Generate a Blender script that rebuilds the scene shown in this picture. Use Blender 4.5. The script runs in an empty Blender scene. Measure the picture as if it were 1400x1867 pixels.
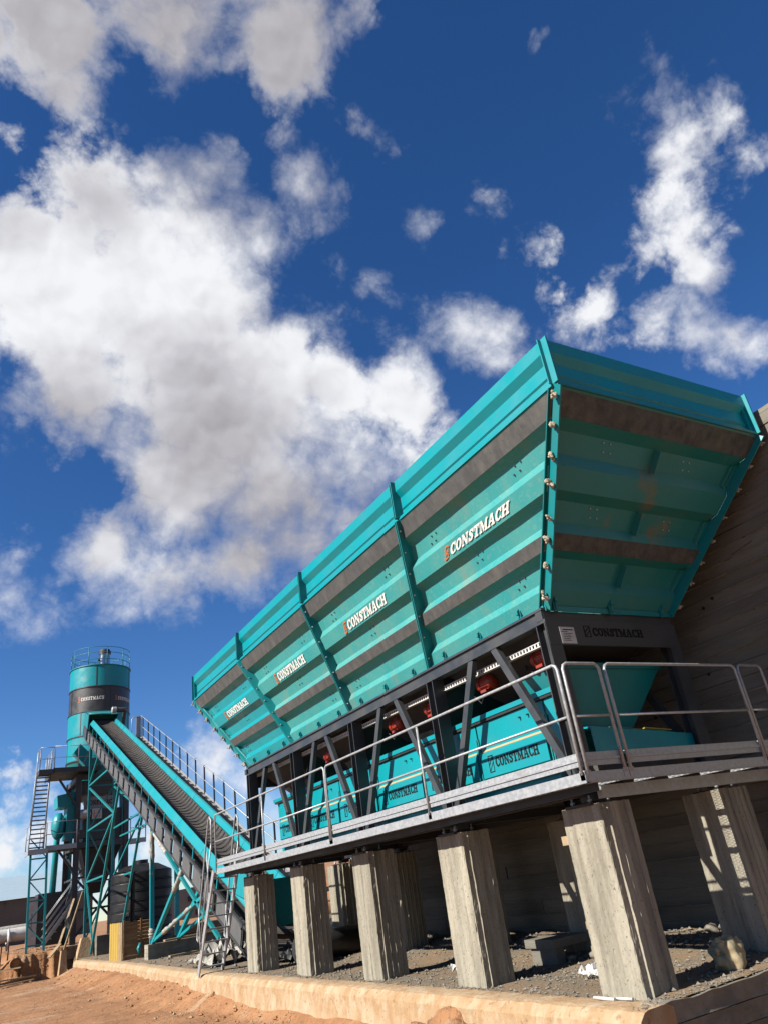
import bpy, bmesh, math, random
from mathutils import Vector, Matrix, noise

random.seed(7)
scene = bpy.context.scene
COL = scene.collection
R = math.radians

# ------------------------------------------------------------------ camera
cam_data = bpy.data.cameras.new('camera')
cam = bpy.data.objects.new('camera', cam_data)
COL.objects.link(cam)
CR = Vector((0.86665450, -0.48000348, -0.13603912))
CU = Vector((-0.10728959, -0.44560416, 0.88877774))
CF = Vector((0.48723600, 0.75566765, 0.43768422))
CLOC = Vector((-4.9979, -5.9757, 1.3203))
m = Matrix((CR, CU, -CF)).transposed().to_4x4()
m.translation = CLOC
cam.matrix_world = m
cam_data.sensor_fit = 'VERTICAL'
cam_data.sensor_height = 24.0
cam_data.sensor_width = 18.0
cam_data.lens = 24.0 * 1352.70 / 1867.0
cam_data.clip_start = 0.05
cam_data.clip_end = 6000
scene.camera = cam

# ------------------------------------------------------------------ sun and sky
SUN_EL, SUN_AZ = 36.0, -89.5          # azimuth measured from +Y towards +X
sd = Vector((math.sin(R(SUN_AZ)) * math.cos(R(SUN_EL)), math.cos(R(SUN_AZ)) * math.cos(R(SUN_EL)), math.sin(R(SUN_EL))))
sun_data = bpy.data.lights.new('sun', 'SUN')
sun_data.energy = 5.0
sun_data.angle = R(0.53)
sun_data.color = (1.0, 0.945, 0.86)
sun = bpy.data.objects.new('sun', sun_data)
sun.rotation_euler = (-sd).to_track_quat('-Z', 'Y').to_euler()
sun.location = sd * 60
COL.objects.link(sun)

scene.view_settings.view_transform = 'Standard'
scene.view_settings.look = 'None'
scene.view_settings.exposure = 1.2
scene.view_settings.gamma = 1.0
scene.view_settings.use_curve_mapping = False

world = bpy.data.worlds.new('World')
scene.world = world
world.use_nodes = True
wt = world.node_tree
wt.nodes.clear()

def wnode(t, kind, **kw):
    n = t.nodes.new(kind)
    for k, v in kw.items():
        setattr(n, k, v)
    return n

def wmath(t, op, a, b=None, c=None, clamp=False):
    n = t.nodes.new('ShaderNodeMath')
    n.operation = op
    n.use_clamp = clamp
    for i, v in enumerate((a, b, c)):
        if v is None:
            continue
        if isinstance(v, (int, float)):
            n.inputs[i].default_value = v
        else:
            t.links.new(v, n.inputs[i])
    return n.outputs[0]

def wvec(t, op, a, b=None, out=0):
    n = t.nodes.new('ShaderNodeVectorMath')
    n.operation = op
    for i, v in enumerate((a, b)):
        if v is None:
            continue
        if isinstance(v, (tuple, list, Vector)):
            n.inputs[i].default_value = tuple(v)
        elif isinstance(v, (int, float)):
            n.inputs['Scale'].default_value = v
        else:
            t.links.new(v, n.inputs[i])
    return n.outputs[out]

# cloud masses of this sky: azimuth from +Y, elevation, angular radius (degrees), a cloud is a cluster of these
CLOUDS = [(2.7, 58.1, 3.6), (16.9, 60.0, 4.0), (30.3, 59.3, 3.7), (38.9, 59.5, 1.9), (6.6, 54.8, 1.7), (-6.3, 55.5, 3.6), (11.5, 63.7, 5.1), (29.9, 64.3, 4.2),
 (-3.5, 63.5, 4.9), (38.9, 53.9, 1.5), (8.2, 49.8, 2.6), (19.9, 51.4, 2.4), (14.6, 46.9, 5.1), (2.9, 43.1, 5.4), (16.1, 42.2, 6.9), (24.5, 46.4, 2.6),
 (29.1, 50.5, 2.2), (27.6, 53.7, 1.7), (31.2, 48.0, 1.6), (0.3, 50.8, 1.4), (7.5, 37.0, 4.6), (20.3, 35.1, 7.5), (15.4, 29.9, 4.7), (29.5, 36.2, 4.5),
 (35.5, 34.7, 3.9), (23.7, 29.2, 4.5), (39.0, 32.4, 2.9), (43.3, 37.6, 3.1), (46.0, 35.6, 2.4), (-1.6, 38.7, 3.7), (6.1, 32.6, 2.1), (9.8, 23.4, 3.4),
 (15.2, 22.5, 3.5), (20.9, 22.7, 3.7), (26.0, 23.9, 3.5), (6.9, 22.6, 2.1), (2.9, 21.5, 2.7), (3.1, 23.6, 2.0), (30.5, 26.4, 2.9), (30.7, 30.6, 4.6),
 (26.4, 28.1, 4.1), (67.3, 44.6, 3.4), (64.2, 42.2, 2.2), (64.6, 36.7, 1.8), (63.5, 39.1, 1.2), (70.3, 44.2, 2.0), (64.0, 35.1, 0.7), (51.9, 40.4,
 1.3), (54.6, 36.9, 2.2), (58.8, 35.2, 1.8), (61.7, 32.4, 2.3), (64.5, 31.9, 1.5), (40.9, 45.4, 0.4), (35.5, 42.8, 1.3), (32.6, 43.9, 0.8), (48.2,
 45.9, 0.1), (58.4, 54.1, 0.7), (68.4, 48.4, 0.5), (17.8, 9.9, 2.3), (20.0, 7.3, 2.3), (15.8, 9.0, 1.4), (4.9, 7.1, 1.6), (6.1, 4.8, 2.1), (4.6, 3.6,
 2.4), (8.0, 6.1, 1.1), (9.1, 2.7, 1.8), (14.3, 4.7, 2.2), (21.8, 5.2, 1.9), (-4, 68, 7), (10, 69, 8), (28, 69, 8), (40, 67, 5), (-20, 62, 6)]  # closing entries, overhead and out of view, are added to shade the top cloud
_r = random.Random(3)
for k in range(11):                     # the same kind of cloud goes on round the rest of the sky
    az, el = _r.uniform(95, 335), _r.uniform(6, 62)
    for j in range(2):
        CLOUDS.append((az + _r.uniform(-7, 7), el + _r.uniform(-3, 3), _r.uniform(2.5, 6.5)))

fg = bpy.data.node_groups.new('cloud_field', 'ShaderNodeTree')
fg.interface.new_socket('Dir', in_out='INPUT', socket_type='NodeSocketVector')
fg.interface.new_socket('Field', in_out='OUTPUT', socket_type='NodeSocketFloat')
gi = fg.nodes.new('NodeGroupInput')
go = fg.nodes.new('NodeGroupOutput')
acc = None
for az, el, ra in CLOUDS:
    v = (math.sin(R(az)) * math.cos(R(el)), math.cos(R(az)) * math.cos(R(el)), math.sin(R(el)))
    dt = wvec(fg, 'DISTANCE', gi.outputs[0], v, 1)
    f = wmath(fg, 'MULTIPLY_ADD', dt, -1.0 / R(5.0), (ra * 1.22 if ra > 2.2 else ra * 1.2 + 0.1) / 5.0)
    acc = f if acc is None else wmath(fg, 'SMOOTH_MAX', acc, f, 0.18)
fg.links.new(wmath(fg, 'MAXIMUM', acc, -2.2), go.inputs[0])

tc = wnode(wt, 'ShaderNodeTexCoord')
dvec = tc.outputs['Generated']

def wnoise(vec, scale, detail, rough, dist=0.0):
    n = wnode(wt, 'ShaderNodeTexNoise')
    n.inputs['Scale'].default_value = scale
    n.inputs['Detail'].default_value = detail
    n.inputs['Roughness'].default_value = rough
    n.inputs['Distortion'].default_value = dist
    wt.links.new(vec, n.inputs['Vector'])
    return n

w1 = wnoise(dvec, 8.0, 6.0, 0.6)
warp = wvec(wt, 'SCALE', wvec(wt, 'SUBTRACT', w1.outputs['Color'], (0.5, 0.5, 0.5)), 0.10)
wd = wvec(wt, 'NORMALIZE', wvec(wt, 'ADD', dvec, warp))

def field(vec):
    g = wt.nodes.new('ShaderNodeGroup')
    g.node_tree = fg
    wt.links.new(vec, g.inputs[0])
    return g.outputs[0]

def wrange(v, a, b, lo=0.0, hi=1.0, kind='SMOOTHSTEP'):
    n = wnode(wt, 'ShaderNodeMapRange', interpolation_type=kind)
    n.inputs['From Min'].default_value = a
    n.inputs['From Max'].default_value = b
    n.inputs['To Min'].default_value = lo
    n.inputs['To Max'].default_value = hi
    wt.links.new(v, n.inputs['Value'])
    return n.outputs[0]

def billow(vec, scale, detail):
    """rounded cauliflower lumps: 1 at a lump's middle, 0 in the creases"""
    n = wnode(wt, 'ShaderNodeTexVoronoi', feature='F1')
    n.inputs['Scale'].default_value = scale
    n.inputs['Detail'].default_value = detail
    n.inputs['Roughness'].default_value = 0.62
    n.inputs['Lacunarity'].default_value = 2.1
    wt.links.new(vec, n.inputs['Vector'])
    return wmath(wt, 'SUBTRACT', 0.5, n.outputs['Distance'])

bvec = wvec(wt, 'ADD', dvec, wvec(wt, 'SCALE', wvec(wt, 'SUBTRACT', wnoise(dvec, 16.0, 5.0, 0.6).outputs['Color'], (0.5, 0.5, 0.5)), 0.05))
F = field(wd)
N = wnoise(dvec, 9.0, 10.0, 0.57, 0.2).outputs['Fac']
BL = billow(bvec, 11.0, 4.0)
LSH = tuple(Vector((-0.62, -0.25, 0.70)) * 0.016)
BL2 = billow(wvec(wt, 'ADD', bvec, LSH), 11.0, 2.0)
BL1 = billow(bvec, 11.0, 2.0)
dens = wmath(wt, 'ADD', wmath(wt, 'ADD', F, wmath(wt, 'MULTIPLY', wmath(wt, 'SUBTRACT', N, 0.5), 2.0)), wmath(wt, 'MULTIPLY', BL, 0.42))
# cloud edges run from crisp to wispy
soft = wrange(wnoise(dvec, 4.0, 2.0, 0.5).outputs['Fac'], 0.36, 0.60, 0.45, 1.2)
alpha = wmath(wt, 'DIVIDE', wmath(wt, 'ADD', dens, 0.31), soft, clamp=True)
alpha = wrange(alpha, 0.0, 1.0, 0.0, 0.985)
# how much cloud stands above this point towards the light: that part is in the cloud's own shade
dz = wvec(wt, 'DOT_PRODUCT', dvec, (0, 0, 1), 1)
_vs = wnode(wt, 'ShaderNodeVectorMath', operation='SCALE')
wt.links.new(dvec, _vs.inputs[0])
wt.links.new(dz, _vs.inputs['Scale'])
upt = wvec(wt, 'NORMALIZE', wvec(wt, 'SUBTRACT', (0, 0, 1), _vs.outputs[0]))
toward = wvec(wt, 'ADD', wvec(wt, 'SCALE', upt, 0.145), (-0.05, -0.02, 0.0))
FU = field(wvec(wt, 'NORMALIZE', wvec(wt, 'ADD', wvec(wt, 'ADD', dvec, wvec(wt, 'SCALE', warp, 0.5)), toward)))
NS_ = wnoise(dvec, 5.0, 4.0, 0.5).outputs['Fac']
shade = wrange(wmath(wt, 'ADD', FU, wmath(wt, 'MULTIPLY', wmath(wt, 'SUBTRACT', NS_, 0.5), 0.6)), -0.2, 1.4)
thick = wrange(dens, -0.5, 0.35)
relief = wmath(wt, 'MULTIPLY', wmath(wt, 'SUBTRACT', BL1, BL2), 0.28)
relief = wmath(wt, 'ADD', relief, wmath(wt, 'MULTIPLY', wmath(wt, 'SUBTRACT', N, 0.5), 0.12))
lit = wmath(wt, 'SUBTRACT', wmath(wt, 'ADD', 0.99, relief), wmath(wt, 'MULTIPLY', wmath(wt, 'MULTIPLY', shade, thick), 0.80), clamp=True)
cr = wnode(wt, 'ShaderNodeValToRGB')
cr.color_ramp.elements[0].position = 0.0
cr.color_ramp.elements[0].color = (0.37, 0.35, 0.37, 1)
cr.color_ramp.elements[1].position = 1.0
cr.color_ramp.elements[1].color = (0.88, 0.89, 0.92, 1)
e = cr.color_ramp.elements.new(0.5)
e.color = (0.58, 0.575, 0.61, 1)
wt.links.new(lit, cr.inputs[0])
sky = wnode(wt, 'ShaderNodeTexSky', sky_type='NISHITA')
sky.sun_disc = False
sky.sun_elevation = R(SUN_EL)
sky.sun_rotation = R(SUN_AZ)
sky.altitude = 1800
sky.air_density = 1.0
sky.dust_density = 0.0
sky.ozone_density = 4.0
bg1 = wnode(wt, 'ShaderNodeBackground')
bg1.inputs['Strength'].default_value = 0.058
hs = wnode(wt, 'ShaderNodeHueSaturation')
hs.inputs['Saturation'].default_value = 1.22
hs.inputs['Hue'].default_value = 0.507
wt.links.new(sky.outputs[0], hs.inputs['Color'])
wt.links.new(hs.outputs[0], bg1.inputs['Color'])
bg2 = wnode(wt, 'ShaderNodeBackground')
bg2.inputs['Strength'].default_value = 0.46
wt.links.new(cr.outputs[0], bg2.inputs['Color'])
mx = wnode(wt, 'ShaderNodeMixShader')
wt.links.new(alpha, mx.inputs[0])
wt.links.new(bg1.outputs[0], mx.inputs[1])
wt.links.new(bg2.outputs[0], mx.inputs[2])
wo = wnode(wt, 'ShaderNodeOutputWorld')
wt.links.new(mx.outputs[0], wo.inputs[0])
world.cycles.sampling_method = 'MANUAL'
world.cycles.sample_map_resolution = 512

# ------------------------------------------------------------------ mesh helpers
class MB:
    """collects geometry in world coordinates; build() links it as ONE mesh object"""
    def __init__(self):
        self.v = []; self.f = []; self.mi = []; self.sm = []
    def add(self, vs, fs, mi=0, smooth=False):
        o = len(self.v)
        self.v += [Vector(p) for p in vs]
        for f in fs:
            self.f.append([i + o for i in f]); self.mi.append(mi); self.sm.append(smooth)
        return self
    def box(self, x0, x1, y0, y1, z0, z1, mi=0):
        p = [(x0,y0,z0),(x1,y0,z0),(x1,y1,z0),(x0,y1,z0),(x0,y0,z1),(x1,y0,z1),(x1,y1,z1),(x0,y1,z1)]
        return self.add(p, [(0,3,2,1),(4,5,6,7),(0,1,5,4),(1,2,6,5),(2,3,7,6),(3,0,4,7)], mi)
    def slab(self, p, q, a, b, mi=0):
        """a bar from p to q whose section is the parallelogram spanned by a and b"""
        p, q, a, b = Vector(p), Vector(q), Vector(a), Vector(b)
        vs = [p, p+a, p+a+b, p+b, q, q+a, q+a+b, q+b]
        return self.add(vs, [(0,1,2,3),(7,6,5,4),(0,4,5,1),(1,5,6,2),(2,6,7,3),(3,7,4,0)], mi)
    def beam(self, p, q, w, h, up=(0,0,1), mi=0):
        p, q = Vector(p), Vector(q); d = (q-p).normalized(); u = Vector(up)
        if abs(d.dot(u)) > 0.98: u = Vector((0,1,0))
        s = d.cross(u).normalized(); t = s.cross(d).normalized()
        return self.slab(p - s*w/2 - t*h/2, q - s*w/2 - t*h/2, s*w, t*h, mi)
    def angle(self, p, q, w, t, up=(0,0,1)):
        p, q = Vector(p), Vector(q); d = (q-p).normalized(); u = Vector(up)
        if abs(d.dot(u)) > 0.98: u = Vector((0,1,0))
        s = d.cross(u).normalized(); n = s.cross(d).normalized()
        self.slab(p, q, s*w, n*t); return self.slab(p + n*t, q + n*t, s*t, n*(w-t))
    def hsec(self, p, q, w, h, t, up=(0,1,0)):
        """H-section column or beam, flanges w wide, h deep"""
        p, q = Vector(p), Vector(q); d = (q-p).normalized(); u = Vector(up)
        s = d.cross(u).normalized(); n = s.cross(d).normalized()
        for k in (-1, 1):
            c = n*(k*(h/2) - (t if k > 0 else 0))
            self.slab(p - s*w/2 + c, q - s*w/2 + c, s*w, n*t)
        return self.slab(p - s*t/2 - n*(h/2-t), q - s*t/2 - n*(h/2-t), s*t, n*(h-2*t))
    def tube(self, pts, r, n=8, cap=True, mi=0):
        pts = [Vector(p) for p in pts]; rings = []; rs = r if isinstance(r, (list, tuple)) else [r]*len(pts)
        prev = None
        for i, p in enumerate(pts):
            d = (pts[min(i+1, len(pts)-1)] - pts[max(i-1, 0)]).normalized()
            if prev is None:
                u = Vector((0,0,1)) if abs(d.z) < 0.9 else Vector((0,1,0))
                s = d.cross(u).normalized()
            else:
                s = (prev - d*prev.dot(d)).normalized()
            prev = s; t = s.cross(d)
            rings.append([p + (s*math.cos(2*math.pi*k/n) + t*math.sin(2*math.pi*k/n))*rs[i] for k in range(n)])
        vs = [p for rg in rings for p in rg]; fs = []
        for i in range(len(pts)-1):
            for k in range(n):
                a, b = i*n+k, i*n+(k+1) % n
                fs.append((a, b, b+n, a+n))
        self.add(vs, fs, mi, True)
        if cap:
            o = len(self.v) - len(vs)
            self.f.append([o+k for k in range(n)][::-1]); self.mi.append(mi); self.sm.append(False)
            self.f.append([o+(len(pts)-1)*n+k for k in range(n)]); self.mi.append(mi); self.sm.append(False)
        return self
    def lathe(self, c, prof, n=24, axis='Z', mi=0, smooth=True, sharp=True):
        """prof: (radius, height) pairs from c along axis; split rings keep edges crisp"""
        c = Vector(c)
        def pt(r, h, k):
            a = 2*math.pi*k/n; x, y = r*math.cos(a), r*math.sin(a)
            if axis == 'Z': return c + Vector((x, y, h))
            if axis == 'Y': return c + Vector((x, h, y))
            return c + Vector((h, x, y))
        for i in range(len(prof)-1):
            (r0, h0), (r1, h1) = prof[i], prof[i+1]
            vs = [pt(r0,h0,k) for k in range(n)] + [pt(r1,h1,k) for k in range(n)]
            self.add(vs, [(k, (k+1) % n, n+(k+1) % n, n+k) for k in range(n)], mi, smooth)
        return self
    def prism(self, poly, d, mi=0):
        """planar polygon (world points) pushed along d"""
        n = len(poly); d = Vector(d); poly = [Vector(p) for p in poly]
        vs = poly + [p+d for p in poly]
        fs = [list(range(n))[::-1], list(range(n, 2*n))] + [(i, (i+1) % n, n+(i+1) % n, n+i) for i in range(n)]
        return self.add(vs, fs, mi)
    def ico(self, c, r, sub=2, amp=0.0, fr=3.0, squash=(1,1,1), seed=0):
        bm = bmesh.new(); bmesh.ops.create_icosphere(bm, subdivisions=sub, radius=1.0)
        vs = []
        for v in bm.verts:
            k = 1 + amp*noise.noise(v.co*fr + Vector((seed*7.3, seed*1.7, 0)))
            vs.append(Vector(c) + Vector((v.co.x*squash[0], v.co.y*squash[1], v.co.z*squash[2]))*r*k)
        fs = [[v.index for v in f.verts] for f in bm.faces]; bm.free()
        return self.add(vs, fs, 0, sub > 1)
    def mesh(self, name, mats, org):
        me = bpy.data.meshes.new(name)
        me.from_pydata([tuple(p - org) for p in self.v], [], self.f)
        for mt in (mats if isinstance(mats, (list, tuple)) else [mats]): me.materials.append(mt)
        me.polygons.foreach_set('material_index', self.mi); me.polygons.foreach_set('use_smooth', self.sm)
        bm = bmesh.new(); bm.from_mesh(me); bmesh.ops.recalc_face_normals(bm, faces=bm.faces); bm.to_mesh(me); bm.free()
        me.update(); return me
    def build(self, name, mats, parent=None, at=None):
        org = world_loc(parent) + (Vector(at) if at else Vector((0,0,0)))
        o = bpy.data.objects.new(name, self.mesh(name, mats, org)); COL.objects.link(o)
        if parent: o.parent = parent
        if at: o.location = Vector(at)
        return o

def world_loc(o):
    v = Vector((0,0,0))
    while o is not None:
        v += o.location; o = o.parent
    return v

def tag(o, label=None, cat=None, group=None, kind=None):
    if label: o['label'] = label
    if cat: o['category'] = cat
    if group: o['group'] = group
    if kind: o['kind'] = kind
    return o

def thing(name, loc, label, cat, group=None):
    o = bpy.data.objects.new(name, None); o.empty_display_size = 0.2
    o.location = loc; COL.objects.link(o)
    return tag(o, label, cat, group)

def copy_part(o, parent, loc=None):
    c = o.copy(); COL.objects.link(c); c.parent = parent
    if loc is not None: c.location = loc
    return c

def lerp(a, b, t): return a + (b-a)*t
def V(*a): return Vector(a)

# ------------------------------------------------------------------ materials (all in world position, so grain keeps its real size)
MATS = {}
ALB = 0.58
def pmat(name, c1, c2=None, scale=3.0, rough=0.6, metal=0.0, bump=0.0, bscale=40.0, stretch=(1,1,1), lo=0.35, hi=0.65,
         dust=None, dscale=1.3, dlo=0.5, dhi=0.75, damt=0.8, detail=6.0, spec=0.5, bdetail=8.0, speck=None, sscale=60.0, slo=0.68, shi=0.75, rvar=0.1, samt=0.85, rand=0.0):
    K = ALB
    c1, c2, dust, speck = [tuple(x*K for x in c) if c else None for c in (c1, c2, dust, speck)]
    mt = bpy.data.materials.new(name); mt.use_nodes = True; t = mt.node_tree
    bs = t.nodes['Principled BSDF']
    geo = t.nodes.new('ShaderNodeNewGeometry')
    mp = t.nodes.new('ShaderNodeMapping'); mp.inputs['Scale'].default_value = stretch
    t.links.new(geo.outputs['Position'], mp.inputs[0])
    def nz(sc, det=detail, ro=0.6, src=None):
        n = t.nodes.new('ShaderNodeTexNoise'); n.inputs['Scale'].default_value = sc
        n.inputs['Detail'].default_value = det; n.inputs['Roughness'].default_value = ro
        t.links.new(src or mp.outputs[0], n.inputs['Vector']); return n.outputs['Fac']
    def mr(v, a, b, hi_=1.0, lo_=0.0):
        n = t.nodes.new('ShaderNodeMapRange'); n.interpolation_type = 'SMOOTHSTEP'
        n.inputs['From Min'].default_value = a; n.inputs['From Max'].default_value = b
        n.inputs['To Max'].default_value = hi_; n.inputs['To Min'].default_value = lo_
        t.links.new(v, n.inputs['Value']); return n.outputs[0]
    def mix(f, a, b):
        n = t.nodes.new('ShaderNodeMix'); n.data_type = 'RGBA'
        t.links.new(f, n.inputs[0])
        for i, c in ((6, a), (7, b)):
            if isinstance(c, tuple): n.inputs[i].default_value = (*c, 1)
            else: t.links.new(c, n.inputs[i])
        return n.outputs[2]
    if c2 is None: c2 = tuple(x*0.8 for x in c1)
    base = nz(scale)
    col = mix(mr(base, lo, hi), c1, c2)
    if dust: col = mix(mr(nz(dscale, 9.0, 0.65), dlo, dhi, damt), col, dust)
    if speck: col = mix(mr(nz(sscale, 3.0, 0.5, geo.outputs['Position']), slo, shi, samt), col, speck)
    if rand:                                   # each cast or sawn piece has its own tone
        oi = t.nodes.new('ShaderNodeObjectInfo')
        vm = t.nodes.new('ShaderNodeVectorMath'); vm.operation = 'SCALE'
        rn = t.nodes.new('ShaderNodeMapRange'); rn.inputs['To Min'].default_value = 1-rand; rn.inputs['To Max'].default_value = 1+rand*.7
        t.links.new(oi.outputs['Random'], rn.inputs['Value']); t.links.new(rn.outputs[0], vm.inputs['Scale']); t.links.new(col, vm.inputs[0]); col = vm.outputs[0]
    t.links.new(col, bs.inputs['Base Color'])
    t.links.new(mr(base, 0.3, 0.7, min(1, rough+rvar), max(0.02, rough-rvar)), bs.inputs['Roughness'])
    bs.inputs['Metallic'].default_value = metal
    bs.inputs['Specular IOR Level'].default_value = spec
    if bump:
        b = t.nodes.new('ShaderNodeBump'); b.inputs['Strength'].default_value = 1.0; b.inputs['Distance'].default_value = bump
        t.links.new(nz(bscale, bdetail, 0.62), b.inputs['Height']); t.links.new(b.outputs[0], bs.inputs['Normal'])
    MATS[name] = mt
    return mt

TEAL = pmat('teal_paint', (0.0, 0.33, 0.37), (0.0, 0.29, 0.335), 2.0, 0.38, bump=0.0006, bscale=9, dust=(0.06, 0.34, 0.33), dlo=0.55, dhi=0.8, damt=0.5, speck=(0.18,0.27,0.22), sscale=30)
TEALD = pmat('dusty_teal_paint', (0.020, 0.325, 0.325), (0.050, 0.335, 0.31), 1.6, 0.58, bump=0.0009, bscale=25, stretch=(1,1,0.35), dust=(0.23, 0.27, 0.195), dscale=2.0, dlo=0.48, dhi=0.76, damt=0.62,
             speck=(0.15, 0.36, 0.32), sscale=22, slo=0.52, shi=0.7, samt=0.5, lo=0.3, hi=0.7)
TEALF = pmat('shaded_teal_rusty_dust', (0.008, 0.225, 0.24), (0.02, 0.225, 0.225), 1.4, 0.45, bump=0.0009, bscale=20, stretch=(1,1,0.5), dust=(0.25, 0.15, 0.07), dscale=1.5, dlo=0.57, dhi=0.72, damt=0.7,
             speck=(0.06, 0.17, 0.15), sscale=26, slo=0.5, shi=0.75, samt=0.4)  # base darker than the sides: the ends' shade put into the paint, under real dust
TEALP = pmat('teal_frame_paint', (0.0, 0.25, 0.27), (0.01, 0.22, 0.23), 3, 0.45, bump=0.0005, bscale=20)
GREYB = pmat('grey_painted_band', (0.088, 0.087, 0.083), (0.060, 0.060, 0.058), 9, 0.75, bump=0.0012, bscale=60, stretch=(1,1,0.4), dust=(0.155, 0.142, 0.118), dscale=5.0, dlo=0.45, dhi=0.72, damt=0.6, speck=(0.03,0.03,0.03), sscale=30, slo=0.6, shi=0.72, samt=0.6)
STEEL = pmat('dark_painted_steel', (0.040, 0.045, 0.050), (0.055, 0.058, 0.060), 3, 0.5, bump=0.0005, bscale=30, dust=(0.10, 0.09, 0.075), dlo=0.55, dhi=0.8, damt=0.6)
BLACK = pmat('black_steel', (0.014, 0.014, 0.015), (0.022, 0.022, 0.022), 3, 0.6)
GALV = pmat('galvanised_steel', (0.42, 0.43, 0.445), (0.52, 0.53, 0.535), 22, 0.45, metal=0.3, bump=0.0003, bscale=50, dust=(0.38, 0.35, 0.30), dscale=3, dlo=0.55, dhi=0.75, damt=0.5, detail=2.5)
STAIN = pmat('stainless_steel', (0.62, 0.63, 0.64), (0.5, 0.5, 0.5), 4, 0.22, metal=1.0)
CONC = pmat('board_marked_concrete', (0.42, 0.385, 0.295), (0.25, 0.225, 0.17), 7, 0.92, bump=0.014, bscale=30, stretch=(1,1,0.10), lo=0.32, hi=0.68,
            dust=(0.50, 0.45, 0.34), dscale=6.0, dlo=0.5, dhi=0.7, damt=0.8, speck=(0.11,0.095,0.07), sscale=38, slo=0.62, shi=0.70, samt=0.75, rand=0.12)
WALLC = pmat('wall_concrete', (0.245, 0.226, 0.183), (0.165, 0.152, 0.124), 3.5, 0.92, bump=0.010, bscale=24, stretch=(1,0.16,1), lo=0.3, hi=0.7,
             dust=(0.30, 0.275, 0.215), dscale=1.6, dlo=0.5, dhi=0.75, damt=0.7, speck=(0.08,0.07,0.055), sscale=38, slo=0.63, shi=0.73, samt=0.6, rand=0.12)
KERBC = pmat('dusty_kerb_concrete', (0.50, 0.345, 0.195), (0.43, 0.265, 0.13), 5.0, 0.95, bump=0.016, bscale=20, stretch=(1,1,0.6), dust=(0.56, 0.44, 0.29), dscale=4.0, dlo=0.45, dhi=0.64, damt=0.8, speck=(0.27,0.15,0.07), sscale=15, slo=0.60, shi=0.70, samt=0.6, bdetail=12)
DIRT = pmat('orange_dirt', (0.48, 0.235, 0.098), (0.36, 0.165, 0.065), 2.2, 0.97, bump=0.06, bscale=13, stretch=(0.4,1,1), lo=0.30, hi=0.68, dust=(0.54, 0.39, 0.24), dscale=0.8, dlo=0.56, dhi=0.68, damt=0.8, speck=(0.19,0.09,0.04), sscale=18, slo=0.56, shi=0.68, samt=0.6, bdetail=12)
GRAVEL = pmat('grey_gravel_ground', (0.216, 0.176, 0.122), (0.270, 0.180, 0.099), 1.6, 0.97, bump=0.02, bscale=28, dust=(0.333, 0.198, 0.095), dscale=1.2, dlo=0.5, dhi=0.68, damt=0.8, speck=(0.117, 0.095, 0.068), sscale=30, slo=0.56, shi=0.66, samt=0.6)
STONE = pmat('crushed_stone', (0.289, 0.255, 0.200), (0.187, 0.162, 0.128), 9, 0.95, bump=0.004, bscale=60)
RUBBER = pmat('conveyor_rubber', (0.060, 0.052, 0.045), (0.040, 0.036, 0.033), 3, 0.75, bump=0.001, bscale=60, dust=(0.14, 0.11, 0.08), dscale=2.5, dlo=0.4, dhi=0.75, damt=0.7)
PLASTB = pmat('black_plastic_tank', (0.006, 0.0065, 0.0075), (0.010, 0.010, 0.011), 2, 0.5, bump=0.002, bscale=6, spec=0.3)
ORANGE = pmat('orange_motor_paint', (0.40, 0.035, 0.014), (0.30, 0.028, 0.012), 8, 0.5, dust=(0.2, 0.11, 0.07), dscale=6, dlo=0.5, dhi=0.8, damt=0.5)
ORLOGO = pmat('orange_print', (0.75, 0.17, 0.03), (0.66, 0.15, 0.03), 20, 0.6)
WHITE = pmat('white_print', (0.84, 0.83, 0.78), (0.72, 0.71, 0.66), 25, 0.6, lo=0.5, hi=0.9)
BLKPR = pmat('black_print', (0.010, 0.012, 0.014), (0.016, 0.016, 0.016), 20, 0.7, spec=0.15)
WHITEP = pmat('white_plastic', (0.72, 0.70, 0.66), (0.6, 0.58, 0.54), 4, 0.5)
FOAM = pmat('beige_sealing_foam', (0.55, 0.49, 0.36), (0.35, 0.30, 0.21), 30, 0.9, bump=0.004, bscale=70)
WRAP = pmat('torn_white_wrapping', (0.50, 0.48, 0.42), (0.30, 0.28, 0.23), 9, 0.7, bump=0.01, bscale=24)
WOOD = pmat('brown_timber', rand=0.2, c1=(0.36, 0.195, 0.070), c2=(0.25, 0.125, 0.042), scale=6, rough=0.8, bump=0.002, bscale=40, stretch=(0.2,0.2,1), speck=(0.15,0.08,0.03), sscale=25, samt=0.4)
WOODY = pmat('yellow_formwork_timber', (0.60, 0.40, 0.06), (0.52, 0.33, 0.06), 5, 0.7, stretch=(1,1,0.15))
WOODP = pmat('pale_weathered_timber', (0.46, 0.34, 0.19), (0.33, 0.24, 0.135), 8, 0.85, bump=0.002, bscale=50, stretch=(0.25,1,1))
SACKM = pmat('woven_sack', (0.50, 0.40, 0.235), (0.40, 0.31, 0.18), 8, 0.85, bump=0.003, bscale=90)
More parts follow.
